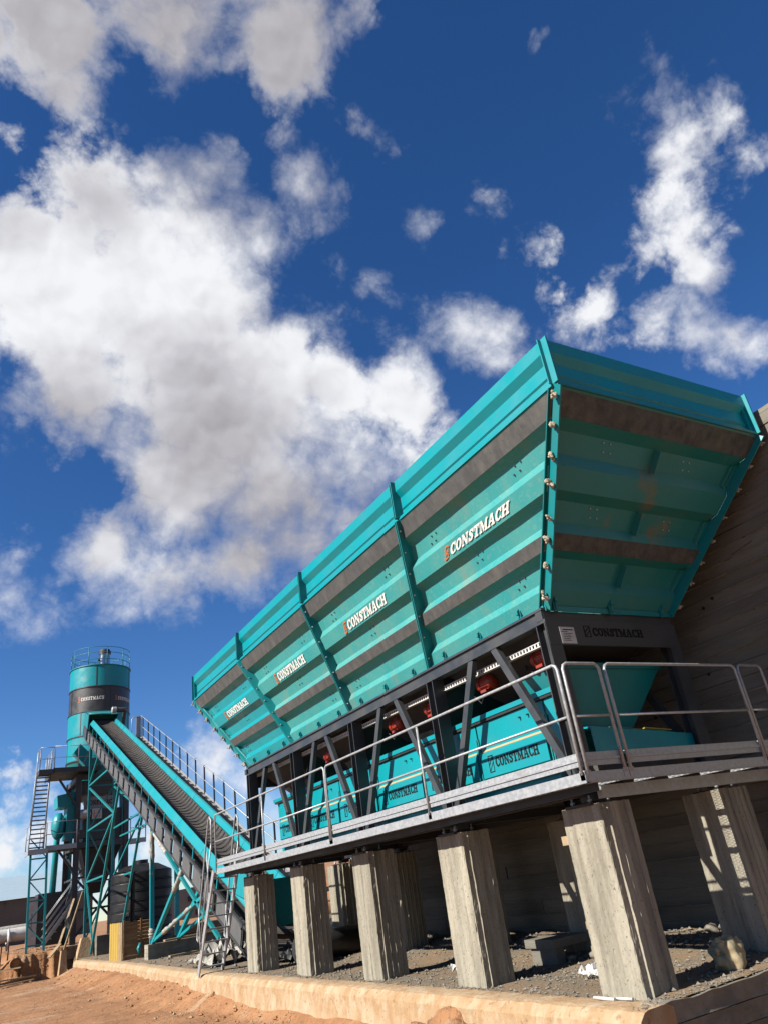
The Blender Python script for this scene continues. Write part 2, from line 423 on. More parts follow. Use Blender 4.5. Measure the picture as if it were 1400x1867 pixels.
def sack_print():
    t = SACKM.node_tree; bs = t.nodes['Principled BSDF']; col = bs.inputs['Base Color'].links[0].from_socket
    geo = t.nodes.new('ShaderNodeNewGeometry'); sp = t.nodes.new('ShaderNodeSeparateXYZ'); t.links.new(geo.outputs['Position'], sp.inputs[0])
    def mth(op, a, b):
        n = t.nodes.new('ShaderNodeMath'); n.operation = op
        for i, v in enumerate((a, b)):
            if isinstance(v, (int, float)): n.inputs[i].default_value = v
            else: t.links.new(v, n.inputs[i])
        return n.outputs[0]
    u = mth('ADD', sp.outputs[0], mth('MULTIPLY', sp.outputs[2], 0.35))
    f = mth('GREATER_THAN', mth('SINE', mth('MULTIPLY', u, 48.0), 0.0), 0.80)
    mx_ = t.nodes.new('ShaderNodeMix'); mx_.data_type = 'RGBA'; t.links.new(mth('MULTIPLY', f, 0.7), mx_.inputs[0]); t.links.new(col, mx_.inputs[6]); mx_.inputs[7].default_value = (0.10, 0.15, 0.11, 1)
    t.links.new(mx_.outputs[2], bs.inputs['Base Color'])
sack_print()
SACKG = pmat('green_sack_print', (0.16, 0.22, 0.17), (0.22, 0.25, 0.18), 14, 0.85)
WARE = pmat('warehouse_wall', (0.155, 0.135, 0.115), (0.135, 0.117, 0.10), 0.6, 0.9, bump=0.004, bscale=8)
WARER = pmat('pale_blue_roof_sheet', (0.42, 0.55, 0.62), (0.38, 0.50, 0.57), 0.8, 0.5)
BLDG = pmat('grey_render_wall', (0.30, 0.26, 0.235), (0.26, 0.225, 0.20), 0.7, 0.9)
PANEL = pmat('grey_side_plate', (0.13, 0.13, 0.125), (0.10, 0.10, 0.098), 4, 0.6, dust=(0.2,0.18,0.15), dlo=0.5, dhi=0.8, damt=0.5)
RUST = pmat('rusty_steel', (0.16, 0.07, 0.035), (0.10, 0.05, 0.03), 9, 0.85)
def clear_film():
    mt = bpy.data.materials.new('clear_plastic_film'); mt.use_nodes = True; bs = mt.node_tree.nodes['Principled BSDF']
    bs.inputs['Base Color'].default_value = (0.85, 0.86, 0.86, 1); bs.inputs['Roughness'].default_value = 0.25
    bs.inputs['Transmission Weight'].default_value = 0.6; bs.inputs['IOR'].default_value = 1.3
    return mt
FILM = clear_film()

# ------------------------------------------------------------------ slab-serif lettering, one glyph = a few flat pieces in a unit-high box
def _ell(cx, cy, rx, ry, a0, a1, n):
    return [(cx + rx*math.cos(R(lerp(a0, a1, i/n))), cy + ry*math.sin(R(lerp(a0, a1, i/n)))) for i in range(n+1)]
def _ring(o, i):
    return [[o[k], o[k+1], i[k+1], i[k]] for k in range(len(o)-1)]
def _rect(x0, y0, x1, y1): return [(x0,y0),(x1,y0),(x1,y1),(x0,y1)]
def _stroke(pts, w):
    out = []
    L = []; Rr = []
    for i, p in enumerate(pts):
        a = pts[max(i-1,0)]; b = pts[min(i+1,len(pts)-1)]
        dx, dy = b[0]-a[0], b[1]-a[1]; l = math.hypot(dx,dy); nx, ny = -dy/l, dx/l
        ww = w[i]/2
        L.append((p[0]+nx*ww, p[1]+ny*ww)); Rr.append((p[0]-nx*ww, p[1]-ny*ww))
    return _ring(L, Rr)
GL = {}
GL['C'] = (0.80, _ring(_ell(.43,.5,.43,.5,38,322,18), _ell(.47,.5,.19,.33,38,322,18)) + [_rect(.66,.62,.80,.99), _rect(.70,.08,.80,.33)])
GL['O'] = (0.88, _ring(_ell(.44,.5,.44,.5,0,360,22), _ell(.44,.5,.16,.34,0,360,22)))
GL['N'] = (0.96, [_rect(0,.84,.29,1), _rect(.09,.16,.25,.84), _rect(0,0,.36,.16), [(.25,.84),(.25,.62),(.29,.55),(.70,0),(.70,.36),(.29,.98)], _rect(.70,0,.86,.84), _rect(.58,.84,.96,1)])
GL['S'] = (0.70, _stroke([(.62,.70),(.55,.86),(.38,.89),(.20,.82),(.17,.70),(.30,.58),(.48,.46),(.57,.30),(.48,.14),(.32,.10),(.14,.16),(.08,.33)], [.16,.2,.2,.24,.27,.27,.27,.27,.24,.2,.2,.16]) + [_rect(.58,.62,.68,.99), _rect(.0,.01,.10,.38)])
GL['T'] = (0.86, [_rect(0,.80,.86,1), _rect(0,.58,.13,.80), _rect(.73,.58,.86,.80), _rect(.29,.16,.57,.80), _rect(.16,0,.70,.16)])
GL['M'] = (1.10, [_rect(0,.84,.27,1), _rect(.09,.16,.24,.84), _rect(0,0,.35,.16), [(.27,1),(.24,.84),(.24,.66),(.50,.02),(.60,.02),(.60,.40)], [(.83,1),(.60,.40),(.60,.20),(.72,.45)], _rect(.75,.16,1.01,.84), [(.72,.45),(.83,1),(.83,.84),(.75,.84),(.75,.45)], _rect(.83,.84,1.10,1), _rect(.68,0,1.10,.16)])
GL['A'] = (0.98, [[(.10,.16),(.25,.16),(.46,.80),(.46,1),(.36,1)], [(.46,1),(.46,.80),(.62,.16),(.90,.16),(.64,1)], _rect(.0,0,.36,.16), _rect(.52,0,.98,.16), [(.30,.32),(.58,.32),(.545,.46),(.345,.46)]])
GL['H'] = (1.00, [_rect(0,.84,.45,1), _rect(.09,.16,.36,.84), _rect(0,0,.45,.16), _rect(.36,.42,.64,.58), _rect(.55,.84,1,1), _rect(.64,.16,.91,.84), _rect(.55,0,1,.16)])

def lettering(word, org, ux, uy, height, width, n, name, mat, parent, depth=0.0015):
    """raised print: word starts at org, runs along unit ux, up along unit uy, outward normal n"""
    tot = sum(GL[c][0] for c in word) + 0.05*(len(word)-1)
    kx = width/tot; x = 0.0; mb = MB(); k = 0
    org, ux, uy, n = Vector(org), Vector(ux), Vector(uy), Vector(n)
    for c in word:
        w, polys = GL[c]
        for p in polys:
            k += 1
            pts = [org + ux*((x+a)*kx) + uy*(b*height) + n*0.001 for a, b in p]
            mb.prism(pts, n*(depth + 0.00015*(k % 5)))
        x += w + 0.05
    return mb.build(name, mat, parent)

def emblem(org, ux, uy, w, h, n, mat, parent, outline=False, depth=0.0015):
    """the maker's mark: a tall box with a slanting ribbon"""
    org, ux, uy, n = Vector(org), Vector(ux), Vector(uy), Vector(n); mb = MB()
    if outline:
        P = [_rect(0,0,1,.06), _rect(0,.94,1,1), _rect(0,.06,.12,.94), _rect(.88,.06,1,.94), [(.12,.50),(.12,.40),(.88,.86),(.88,.94)], [(.12,.14),(.12,.06),(.88,.52),(.88,.60)]]
    else:
        P = [_stroke([(.92,.84),(.6,.95),(.2,.9),(.1,.74),(.3,.6),(.62,.45),(.9,.28),(.8,.1),(.4,.04),(.05,.14)], [.14]*10), ]
        P = P[0] + [[(.1,.5),(.1,.36),(.8,.68),(.86,.82)], [(.2,.3),(.14,.2),(.9,.5),(.9,.62)]]
    for k, p in enumerate(P):
        mb.prism([org + ux*(a*w) + uy*(b*h) + n*0.001 for a, b in p], n*(depth + 0.0002*(k % 5)))
    return mb.build('emblem', mat, parent)

# ------------------------------------------------------------------ ground, terrace, wall, pillars
def sstep(a, b, x):
    t = min(1, max(0, (x-a)/(b-a))); return t*t*(3-2*t)
def fbm(x, y, z=0.0, o=4):
    return noise.fractal(Vector((x, y, z)), 1.0, 2.0, o)
def edge_x(y):
    return 0.44 + 0.42*sstep(11, 24, y) + 0.02*noise.noise(Vector((y*0.8, 3, 0)))
def ground_z(x, y):
    near = sstep(60, 30, abs(x)) * sstep(120, 70, abs(y))
    z = -0.55 + near*(0.05*fbm(x*0.35, y*0.25) + 0.02*fbm(x*1.3, y*0.35, 5))
    z += near*(0.06*noise.noise(Vector((x*.30, y*1.9, 9))) + 0.03*noise.noise(Vector((x*1.1, y*5.0, 3))))*sstep(0.2, -1.0, x)
    e = edge_x(y)
    amt = lerp(0.16, 0.34, sstep(9, 14, y))*sstep(33, 31, y)*sstep(-3, 1, y)
    reach = lerp(0.30, 1.15, sstep(9, 16, y))*(1 + 0.5*noise.noise(Vector((y*0.9, 1, 2))) + 0.3*noise.noise(Vector((y*3.1, 1, 2))))
    z += amt*sstep(e - reach, e + 0.05, x)
    gl = sstep(e - reach - .1, e - reach*.5, x)*sstep(e + .1, e - .1, x)*sstep(9, 13, y)*sstep(33, 31, y)
    z -= gl*(0.16*max(0, noise.noise(Vector((y*2.6 + x*.6, x*.8, 6)))) + 0.07*abs(noise.noise(Vector((y*6.5 + x, x*2, 2)))))
    # the higher ground under the mixing tower, cut to a ragged bank
    f = 33.6 + 1.3*sstep(0.6, 1.4, x) + 0.25*noise.noise(Vector((x*1.5, 4, 1))) + 0.16*fbm(x*5, y*1.5, 1)
    z += 1.05*sstep(f - 0.35, f + 0.25, y)*sstep(-2.6, -1.0, x + 0.3*noise.noise(Vector((y*1.3, 0, 7))))*near
    z += 0.5*sstep(33, 36, y)*sstep(-5, -2.5, x)*sstep(-0.8, -2.0, x)*near*(0.6 + fbm(x*1.5, y*1.5, 3)*0.5)
    return z
def frange(a, b, s):
    n = max(1, round((b-a)/s)); return [a + (b-a)*i/n for i in range(n+1)]
xs = [-3000, -1000, -300, -120, -60, -30] + frange(-18, -6, 0.8) + frange(-5.7, -2, 0.16) + frange(-1.9, 1.0, 0.06) + frange(1.4, 6, 0.5) + [8, 12, 20, 40, 100, 300, 1000, 3000]
ys = [-3000, -1000, -300, -100, -40, -20, -10] + frange(-5, 6, 0.35) + frange(6.2, 38, 0.085) + frange(38.4, 50, 0.4) + [54, 60, 70, 85, 110, 160, 300, 1000, 3000]
g = MB()
nv = len(ys)
g.add([(x, y, ground_z(x, y)) for x in xs for y in ys], [(i*nv+j, (i+1)*nv+j, (i+1)*nv+j+1, i*nv+j+1) for i in range(len(xs)-1) for j in range(nv-1)], 0, True)
tag(g.build('ground', DIRT), kind='structure')

def terr_z(x, y):
    z = 0.02*fbm(x*1.7, y*1.7) + 0.012*fbm(x*6, y*6, 4)
    z += (0.16 + 0.07*fbm(x*1.1, y*1.1, 8))*sstep(2.0, 3.8, x)*sstep(13, 10, y)
    z -= 0.03*sstep(0.9, 0.5, x)
    return z
t = MB()
tx = frange(0, 3.7, 0.09) + [4.4, 5.5, 7, 9, 12, 16]
ty = frange(-0.28, 14, 0.11) + frange(14.4, 33.6, 0.4)
n2 = len(ty)
t.add([(edge_x(y) + 0.28 + (x if x > 0 else 0), y, terr_z(edge_x(y) + 0.28 + x, y)) for x in tx for y in ty],
      [(i*n2+j, (i+1)*n2+j, (i+1)*n2+j+1, i*n2+j+1) for i in range(len(tx)-1) for j in range(n2-1)], 0, True)
terrace = tag(t.build('terrace', GRAVEL), kind='structure')

def kerb_along_y():
    mb = MB(); yy = frange(-0.34, 31.6, 0.06)
    prof = [(0.40, -0.03), (0.34, 0.0), (0.26, 0.004), (0.18, 0.004), (0.10, 0.0), (0.045, -0.012), (-0.02, -0.07), (-0.035, -0.10), (-0.036, -0.16), (-0.04, -0.24), (-0.045, -0.34), (-0.055, -0.45), (-0.07, -0.6), (-0.08, -0.9)]
    vs = []
    for y in yy:
        for k, (dx, dz) in enumerate(prof):
            nn = fbm(y*2.1, k*0.35, 3); n3 = noise.noise(Vector((y*7, k*0.9, 1)))
            vs.append((edge_x(y) + dx + 0.007*nn + 0.006*n3 + 0.006*fbm(y*9, k*1.1, 6), y, dz + 0.005*nn + 0.004*n3 + 0.005*fbm(y*11, k*1.3, 9)))
    n = len(prof)
    mb.add(vs, [(i*n+k, (i+1)*n+k, (i+1)*n+k+1, i*n+k+1) for i in range(len(yy)-1) for k in range(n-1)], 0, False)
    mb.add(vs[:n] + [(vs[0][0], vs[0][1], -0.9)], [list(range(n+1))])
    return mb
kerb_along_y().build('kerb', KERBC, terrace)
# near end of the terrace: a low board-marked retaining face with ridges between the lifts
rb = random.Random(5)
zz = 0.012
for row in range(5):
    h = rb.uniform(0.15, 0.19)
    x0 = edge_x(0) + 0.10
    while x0 < 6.5:
        L = rb.uniform(1.4, 2.6); mb = MB(); pr = rb.uniform(0, 0.02); nx = 24
        vs = []; 
        for i in range(nx+1):
            x = x0 + (L-0.006)*i/nx
            for q in range(6):
                z = zz - 0.004 - (h-0.008)*q/5
                d = 0.012*fbm(x*4, z*7, row) + 0.004*noise.noise(Vector((x*20, z*20, 3)))
                if row == 0 and q == 0: z += 0.03*fbm(x*3, 7, 2) - 0.01
                vs.append((x, -0.31 - pr - d - (0.008 if q in (0, 5) else 0.0), z))
            vs.append((x, -0.05, zz - h + 0.004)); vs.append((x, -0.05, zz - 0.02 + (0.03*fbm(x*3, 7, 2) - 0.01 if row == 0 else 0.016)))
        n = 8
        fs = [(i*n+k, (i+1)*n+k, (i+1)*n+(k+1) % n, i*n+(k+1) % n) for i in range(nx) for k in range(n)]
        fs += [list(range(n)), [nx*n+k for k in range(n)][::-1]]
        mb.add(vs, fs, 0, False)
        mb.build('board_mark', WALLC, terrace)  # darker concrete than the kerb front: this face's shade put into its colour
        x0 += L
    zz -= h

# crushed stone lying over the terrace
st = MB(); rs = random.Random(11)
oc = [V(1,0,0), V(-1,0,0), V(0,1,0), V(0,-1,0), V(0,0,1), V(0,0,-1)]
of = [(0,2,4),(2,1,4),(1,3,4),(3,0,4),(2,0,5),(1,2,5),(3,1,5),(0,3,5)]
def stone(mb, x, y, z, r, rg):
    mb.add([(x + p.x*r*rg.uniform(.7,1.3) + p.y*r*rg.uniform(-.4,.4), y + p.y*r*rg.uniform(.7,1.3), z + r*0.3 + p.z*r*rg.uniform(.5,.9)) for p in oc], of)
for k in range(10500):
    y = rs.uniform(-0.25, 11.5) if k > 1200 else rs.uniform(-0.25, 3)
    x = 0.75 + (3.9-0.75)*rs.random()**0.9
    if fbm(x*1.2, y*1.2, 20) + rs.uniform(-.5, .5) < -0.25: continue
    stone(st, x, y, terr_z(x, y), rs.choice((0.006, 0.008, 0.010, 0.012, 0.015, 0.02, 0.028)) * (1.5 if x > 2.9 and rs.random() < .3 else 1), rs)
for k in range(500):
    y = rs.uniform(11.5, 30); x = edge_x(y) + 0.3 + rs.uniform(0, 3.5)
    stone(st, x, y, terr_z(x, y), rs.choice((0.012, 0.02, 0.03, 0.05)), rs)
for k in range(900):
    if k % 2: x, y = rs.uniform(0.5, 4), rs.uniform(-0.3, -0.1)
    else: y = rs.uniform(-.2, 12); x = edge_x(y) + rs.uniform(.26, .5)
    stone(st, x, y, 0.0, rs.choice((0.006, 0.009, 0.013, 0.018)), rs)
tag(st.build('crushed_stone', STONE), 'loose grey crushed stone scattered over the terrace between the pillars', 'gravel', kind='stuff')
for nm, mt, cnt, sd, lab in (('dirt_clods', DIRT, 8000, 12, 'crumbled clods of orange dirt scattered below the kerb'), ('pale_grit', KERBC, 3500, 13, 'pale grit and sand crumbs strewn over the orange ground')):
    cl = MB(); rs = random.Random(sd)
    for k in range(cnt):
        y = 7 + 38*rs.random()**1.5
        x = edge_x(y) - abs(rs.gauss(0, 1.2)) - 0.03 if k % 3 == 0 else rs.uniform(-7, edge_x(y) - .05)
        if noise.noise(Vector((x*.5, y*1.4, 14 + sd))) + rs.uniform(-.45, .45) < -.1: continue
        stone(cl, x, y, ground_z(x, y) - 0.004, rs.choice((0.007, 0.009, 0.011, 0.014, 0.018, 0.025, 0.05 if k % 9 == 0 else 0.014)), rs)
    tag(cl.build(nm, mt), lab, 'dirt', kind='stuff')

# retaining wall behind the bins, cast against boards
WX, WY0, WY1, WZ = 3.97, -8.0, 11.6, 6.18
wall = thing('retaining_wall', (WX + 0.3, 2, -0.5), 'tall board-marked concrete wall close behind the big teal hopper', 'wall')
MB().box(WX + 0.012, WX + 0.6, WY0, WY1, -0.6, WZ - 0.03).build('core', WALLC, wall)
rw = random.Random(21); z = -0.5
unit = MB().box(0, 1, 0, 1, 0, 1); ume = None
while z < WZ - 0.05:
    h = min(rw.uniform(0.155, 0.205), WZ - z); y = WY0 + rw.uniform(-2.0, 0)
    while y < WY1:
        L = rw.uniform(2.4, 4.2); a, b = max(y, WY0), min(y + L, WY1)
        if b - a > 0.1:
            pr = rw.uniform(0.0, 0.020)
            if ume is None: ume = unit.mesh('board_mark', WALLC, V(0,0,0))
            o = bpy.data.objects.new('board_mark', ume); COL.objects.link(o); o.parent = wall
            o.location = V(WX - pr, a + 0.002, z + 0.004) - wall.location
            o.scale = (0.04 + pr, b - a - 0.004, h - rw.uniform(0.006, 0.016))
            o.rotation_euler = (0, 0, rw.uniform(-0.0012, 0.0012))
        y += L
    z += h
z = -0.5; rf = random.Random(21)
fins = sorted({round(o.location.z + wall.location.z, 3) for o in wall.children if o.name.startswith('board_mark')})
for z in fins[1:]:                                # mortar that leaked between the form boards
    y = WY0
    while y < WY1 - .3:
        L = rf.uniform(1.5, 5)
        if rf.random() < .8: MB().box(WX - rf.uniform(.018, .028), WX + .01, y, min(y + L, WY1), z - .009, z - .0035).build('form_fin', CONC, wall)
        y += L + rf.uniform(0, .5)
for k in range(16):
    y, zq = rw.uniform(-2.2, 3), rw.uniform(1.6, 5.2)
    MB().lathe((WX - 0.016, y, zq), [(0.0, 0), (0.022, 0), (0.022, 0.03)], 10, 'X').build('tie_hole', BLACK, wall)
for k in range(9):
    y, zq = rw.uniform(-2.0, 0.5), rw.uniform(3, 5.6)
    MB().tube([(WX - 0.02, y, zq), (WX - 0.05, y + 0.12, zq - 0.03), (WX - 0.03, y + 0.34, zq - 0.05)], 0.004, 5).build('tie_wire', RUST, wall)

# board-marked concrete pillars
def pillar_mesh(seed, w=0.444, d=0.586, h=1.70, z0=-0.12):
    rg = random.Random(seed); nu_x, nu_y, nvv = 60, 46, 64
    bx = [rg.uniform(-.005, .005) for _ in range(5)]; by = [rg.uniform(-.005, .005) for _ in range(6)]
    per = []
    for i in range(nu_x): per.append((i/nu_x, 0, 'y0'))
    for i in range(nu_y): per.append((1, i/nu_y, 'x1'))
    for i in range(nu_x): per.append((1 - i/nu_x, 1, 'y1'))
    for i in range(nu_y): per.append((0, 1 - i/nu_y, 'x0'))
    vs = []; n = len(per)
    for j in range(nvv+1):
        z = z0 + (h - z0)*j/nvv
        for (u, vv, side) in per:
            x, y = u*w, vv*d
            corner = min(u, 1-u)*w < 0.006 and min(vv, 1-vv)*d < 0.006
            if side[0] == 'y': q = u*5; off = bx[min(4, int(q))]; nb = 5
            else: q = vv*4; off = by[min(5, int(q))]; nb = 4
            fr = q - int(q); ridge = 0.020*max(0, 1 - min(fr, 1-fr)/0.085)*(0.6 + 0.8*abs(noise.noise(Vector((z*4, int(q+0.5), seed))))) if 0.3 < q < nb-0.3 else 0
            if side in ('x0', 'x1'): ridge *= 0.35
            disp = off + ridge + 0.005*fbm(u*4 + seed, z*3.5, vv*4) + 0.005*noise.noise(Vector((x*42, y*42 + seed, z*16))) - 0.022*max(0, noise.noise(Vector((x*9, y*9 + seed, z*5))) - 0.42)
            nx = {'x0': -1, 'x1': 1}.get(side, 0); ny = {'y0': -1, 'y1': 1}.get(side, 0)
            if corner:
                nx = -1 if u < .5 else 1; ny = -1 if vv < .5 else 1
                chip = 0.004 + 0.020*max(0, noise.noise(Vector((z*9, seed*3, u*5 + vv*11)))) + 0.05*max(0, noise.noise(Vector((z*3.2, seed*5, u*5 + vv*7))) - 0.35)
                disp = -chip
            zt = z
            if j == nvv: zt += 0.012*noise.noise(Vector((x*9, y*9, seed)))
            vs.append((x + nx*disp, y + ny*disp, zt))
    mb = MB()
    fs = [(j*n+k, j*n+(k+1) % n, (j+1)*n+(k+1) % n, (j+1)*n+k) for j in range(nvv) for k in range(n)]
    fs.append([nvv*n+k for k in range(n)])
    mb.add(vs, fs, 0, False)
    return mb.mesh('concrete_pillar', CONC, V(0,0,0))
PME = [pillar_mesh(s) for s in (1, 2, 3, 4, 5)]
PL = ['nearest concrete pillar of the sunlit front row, beside the terrace corner', 'second nearest concrete pillar of the sunlit front row',
      'middle concrete pillar of the sunlit front row under the walkway', 'fourth concrete pillar of the front row, second from the ladder',
      'farthest concrete pillar of the front row, next to the steel ladder']
PB = ['shaded concrete pillar behind the sack, striped by railing shadows', 'shaded rear-row concrete pillar behind the gap between the two nearest front pillars',
      'shaded rear-row concrete pillar seen right of the middle front pillar', 'shaded rear-row concrete pillar seen left of the middle front pillar',
      'farthest rear-row concrete pillar, mostly hidden behind the front row']
PYS = [i*2.522 for i in range(5)]
for i, y in enumerate(PYS):
    for row, (x, lab) in enumerate(((0.884, PL[i]), (2.82, PB[i]))):
        o = bpy.data.objects.new('concrete_pillar', PME[(i + 2*row) % 5]); COL.objects.link(o)
        o.location = (x, y, 0)
        tag(o, lab, 'pillar', 'concrete pillars under the hopper frame')

# ------------------------------------------------------------------ the four-bin aggregate hopper
HXL, HXR, HY0, HY1, ZF, ZR, ZB = 0.31, 3.815, -1.46, 12.01, 5.779, 6.385, 3.889
BXL, BXR, BY0, BY1 = 1.017, 3.144, 0.217, 10.289
hop = thing('aggregate_hopper', (2.06, 5.2, ZB), 'huge teal four-bin aggregate hopper with grey stripes and white lettering on a steel frame', 'hopper')
PROF = [(0,0),(.13,0),(.188,-.09),(.29,-.09),(.335,0),(.445,0),(.497,-.09),(.60,-.09),(.64,0),(.72,0),(.768,-.09),(.87,-.09),(.91,0),(1,0)]
RPROF = [(0,-.05),(0,0),(.27,0),(.43,-.07),(.70,-.07),(.735,-.05),(.77,-.07),(.93,-.07),(.95,0),(1,0)]
def bil(A, B, C, D, u, s): return lerp(lerp(A, B, u), lerp(D, C, u), s)
def corr(A, B, C, D, prof, n, nu=1, wob=0.0, seed=0):
    mb = MB()
    for k in range(len(prof)-1):
        (s0, d0), (s1, d1) = prof[k], prof[k+1]
        vs = []
        for i in range(nu+1):
            u = i/nu
            for s, d in ((s0, d0), (s1, d1)):
                w = wob*noise.noise(Vector((u*7 + seed, s*6, 2))) if 0 < u < 1 else 0
                vs.append(bil(A, B, C, D, u, s) + n*(d + w))
        mb.add(vs, [(2*i, 2*i+2, 2*i+3, 2*i+1) for i in range(nu)], 0, nu > 1)
    return mb
def strip(A, B, C, D, s0, s1, d, n, nu=1, wob=0, seed=0):
    return corr(A, B, C, D, [(s0, d - 0.012), (s0, d), (s1, d), (s1, d - 0.012)], n, nu, wob, seed)
def bolts(c, ux, uy, n, pitch=0.055, r=0.011):
    mb = MB()
    for i in (-1, 1):
        for j in (-1, 1):
            p = c + ux*i*pitch + uy*j*pitch
            mb.tube([p - n*0.002, p + n*0.014], r, 6)
    return mb
def side(sx, first):
    """one long side, sx = -1 the sunlit one"""
    xt, xb = (HXL, BXL) if sx < 0 else (HXR, BXR)
    for i in range(4):
        yt0, yt1 = lerp(HY0, HY1, i/4), lerp(HY0, HY1, (i+1)/4)
        yb0, yb1 = lerp(BY0, BY1, i/4), lerp(BY0, BY1, (i+1)/4)
        e = 0.035
        A, B, C, D = V(xt, yt0+e, ZF), V(xt, yt1-e, ZF), V(xb, yb1-e, ZB), V(xb, yb0+e, ZB)
        n = (B-A).cross(D-A).normalized()
        if n.x*sx < 0: n = -n
        p = corr(A, B, C, D, PROF, n, 12, 0.006, i*3.1 + sx).build('side_panel', TEALD if not (sx < 0 and i == 3) else TEAL, hop)
        for s0, s1 in ((0.015, 0.13), (0.64, 0.72)):
            strip(A, B, C, D, s0, s1, 0.006, n, 12, 0.006, i*3.1 + sx).build('stripe', GREYB, p)
        rA, rB, rC, rD = V(xt, yt0+e, ZR), V(xt, yt1-e, ZR), V(xt, yt1-e, ZF+0.012), V(xt, yt0+e, ZF+0.012)
        rp = corr(rA, rB, rC, rD, RPROF, V(sx, 0, 0), 8, 0.003, i*2.2).build('rim_panel', TEAL, hop)
        MB().slab((xt + sx*0.018, yt0+e, ZF-0.012), (xt + sx*0.018, yt1-e, ZF-0.012), (-sx*0.02, 0, 0), (0, 0, 0.02)).build('rim_lip', TEAL, rp)
        if sx < 0:
            uy = (A-D).normalized()
            c = bil(A, B, C, D, 0.5, 0.39) + n*0.009
            ux = V(0, -1, 0)
            W, H = 1.27, 0.165
            lettering('CONSTMACH', c - uy*H/2 + V(0, 1, 0)*(W/2 - 0.13), ux, uy, H, W, n, 'lettering', WHITE, p)
            emblem(c - uy*0.10 + V(0, 1, 0)*(W/2 + 0.02), ux, uy, 0.11, 0.20, n, ORLOGO, p)
            for u, s in ((0.22, 0.225), (0.82, 0.245), (0.5, 0.53), (0.86, 0.82) if i % 2 else (0.2, 0.81)):
                bolts(bil(A, B, C, D, u, s) - n*0.09, V(0, 1, 0), uy, n).build('bolt_group', STEEL, p)['kind'] = 'stuff'
for sx in (-1, 1): side(sx, True)
# flanges where two bins meet
for i in range(0, 5):
    yt, yb = lerp(HY0, HY1, i/4), lerp(BY0, BY1, i/4)
    for sx in (-1, 1):
        xt, xb = (HXL, BXL) if sx < 0 else (HXR, BXR)
        n = V(sx*1.89, 0, -0.707).normalized()
        P, Q = V(xt, yt, ZF-0.01), V(xb, yb, ZB)
        mat = TEALP
        if 0 < i < 4:
            for k in (-1, 1):
                o = V(0, k*0.017, 0)
                MB().slab(P + n*-0.1 + o - V(0, .007, 0), Q + n*-0.1 + o - V(0, .007, 0), (0, 0.014, 0), n*0.175).build('joint_flange', mat, hop)
                MB().slab((xt - sx*0.07, yt + o.y - 0.008, ZF + 0.02), (xt - sx*0.07, yt + o.y - 0.008, ZR - 0.005 - (0.03 if k > 0 else 0)), (0, 0.016, 0), (sx*0.135, 0, 0)).build('joint_flange', mat, hop)
            mb = MB()
            for q in range(7):
                c = lerp(P, Q, (q+0.5)/7) + n*0.04
                mb.tube([c - V(0, .045, 0), c + V(0, .045, 0)], 0.012, 6)
            mb.build('flange_bolts', GALV, hop)['kind'] = 'stuff'
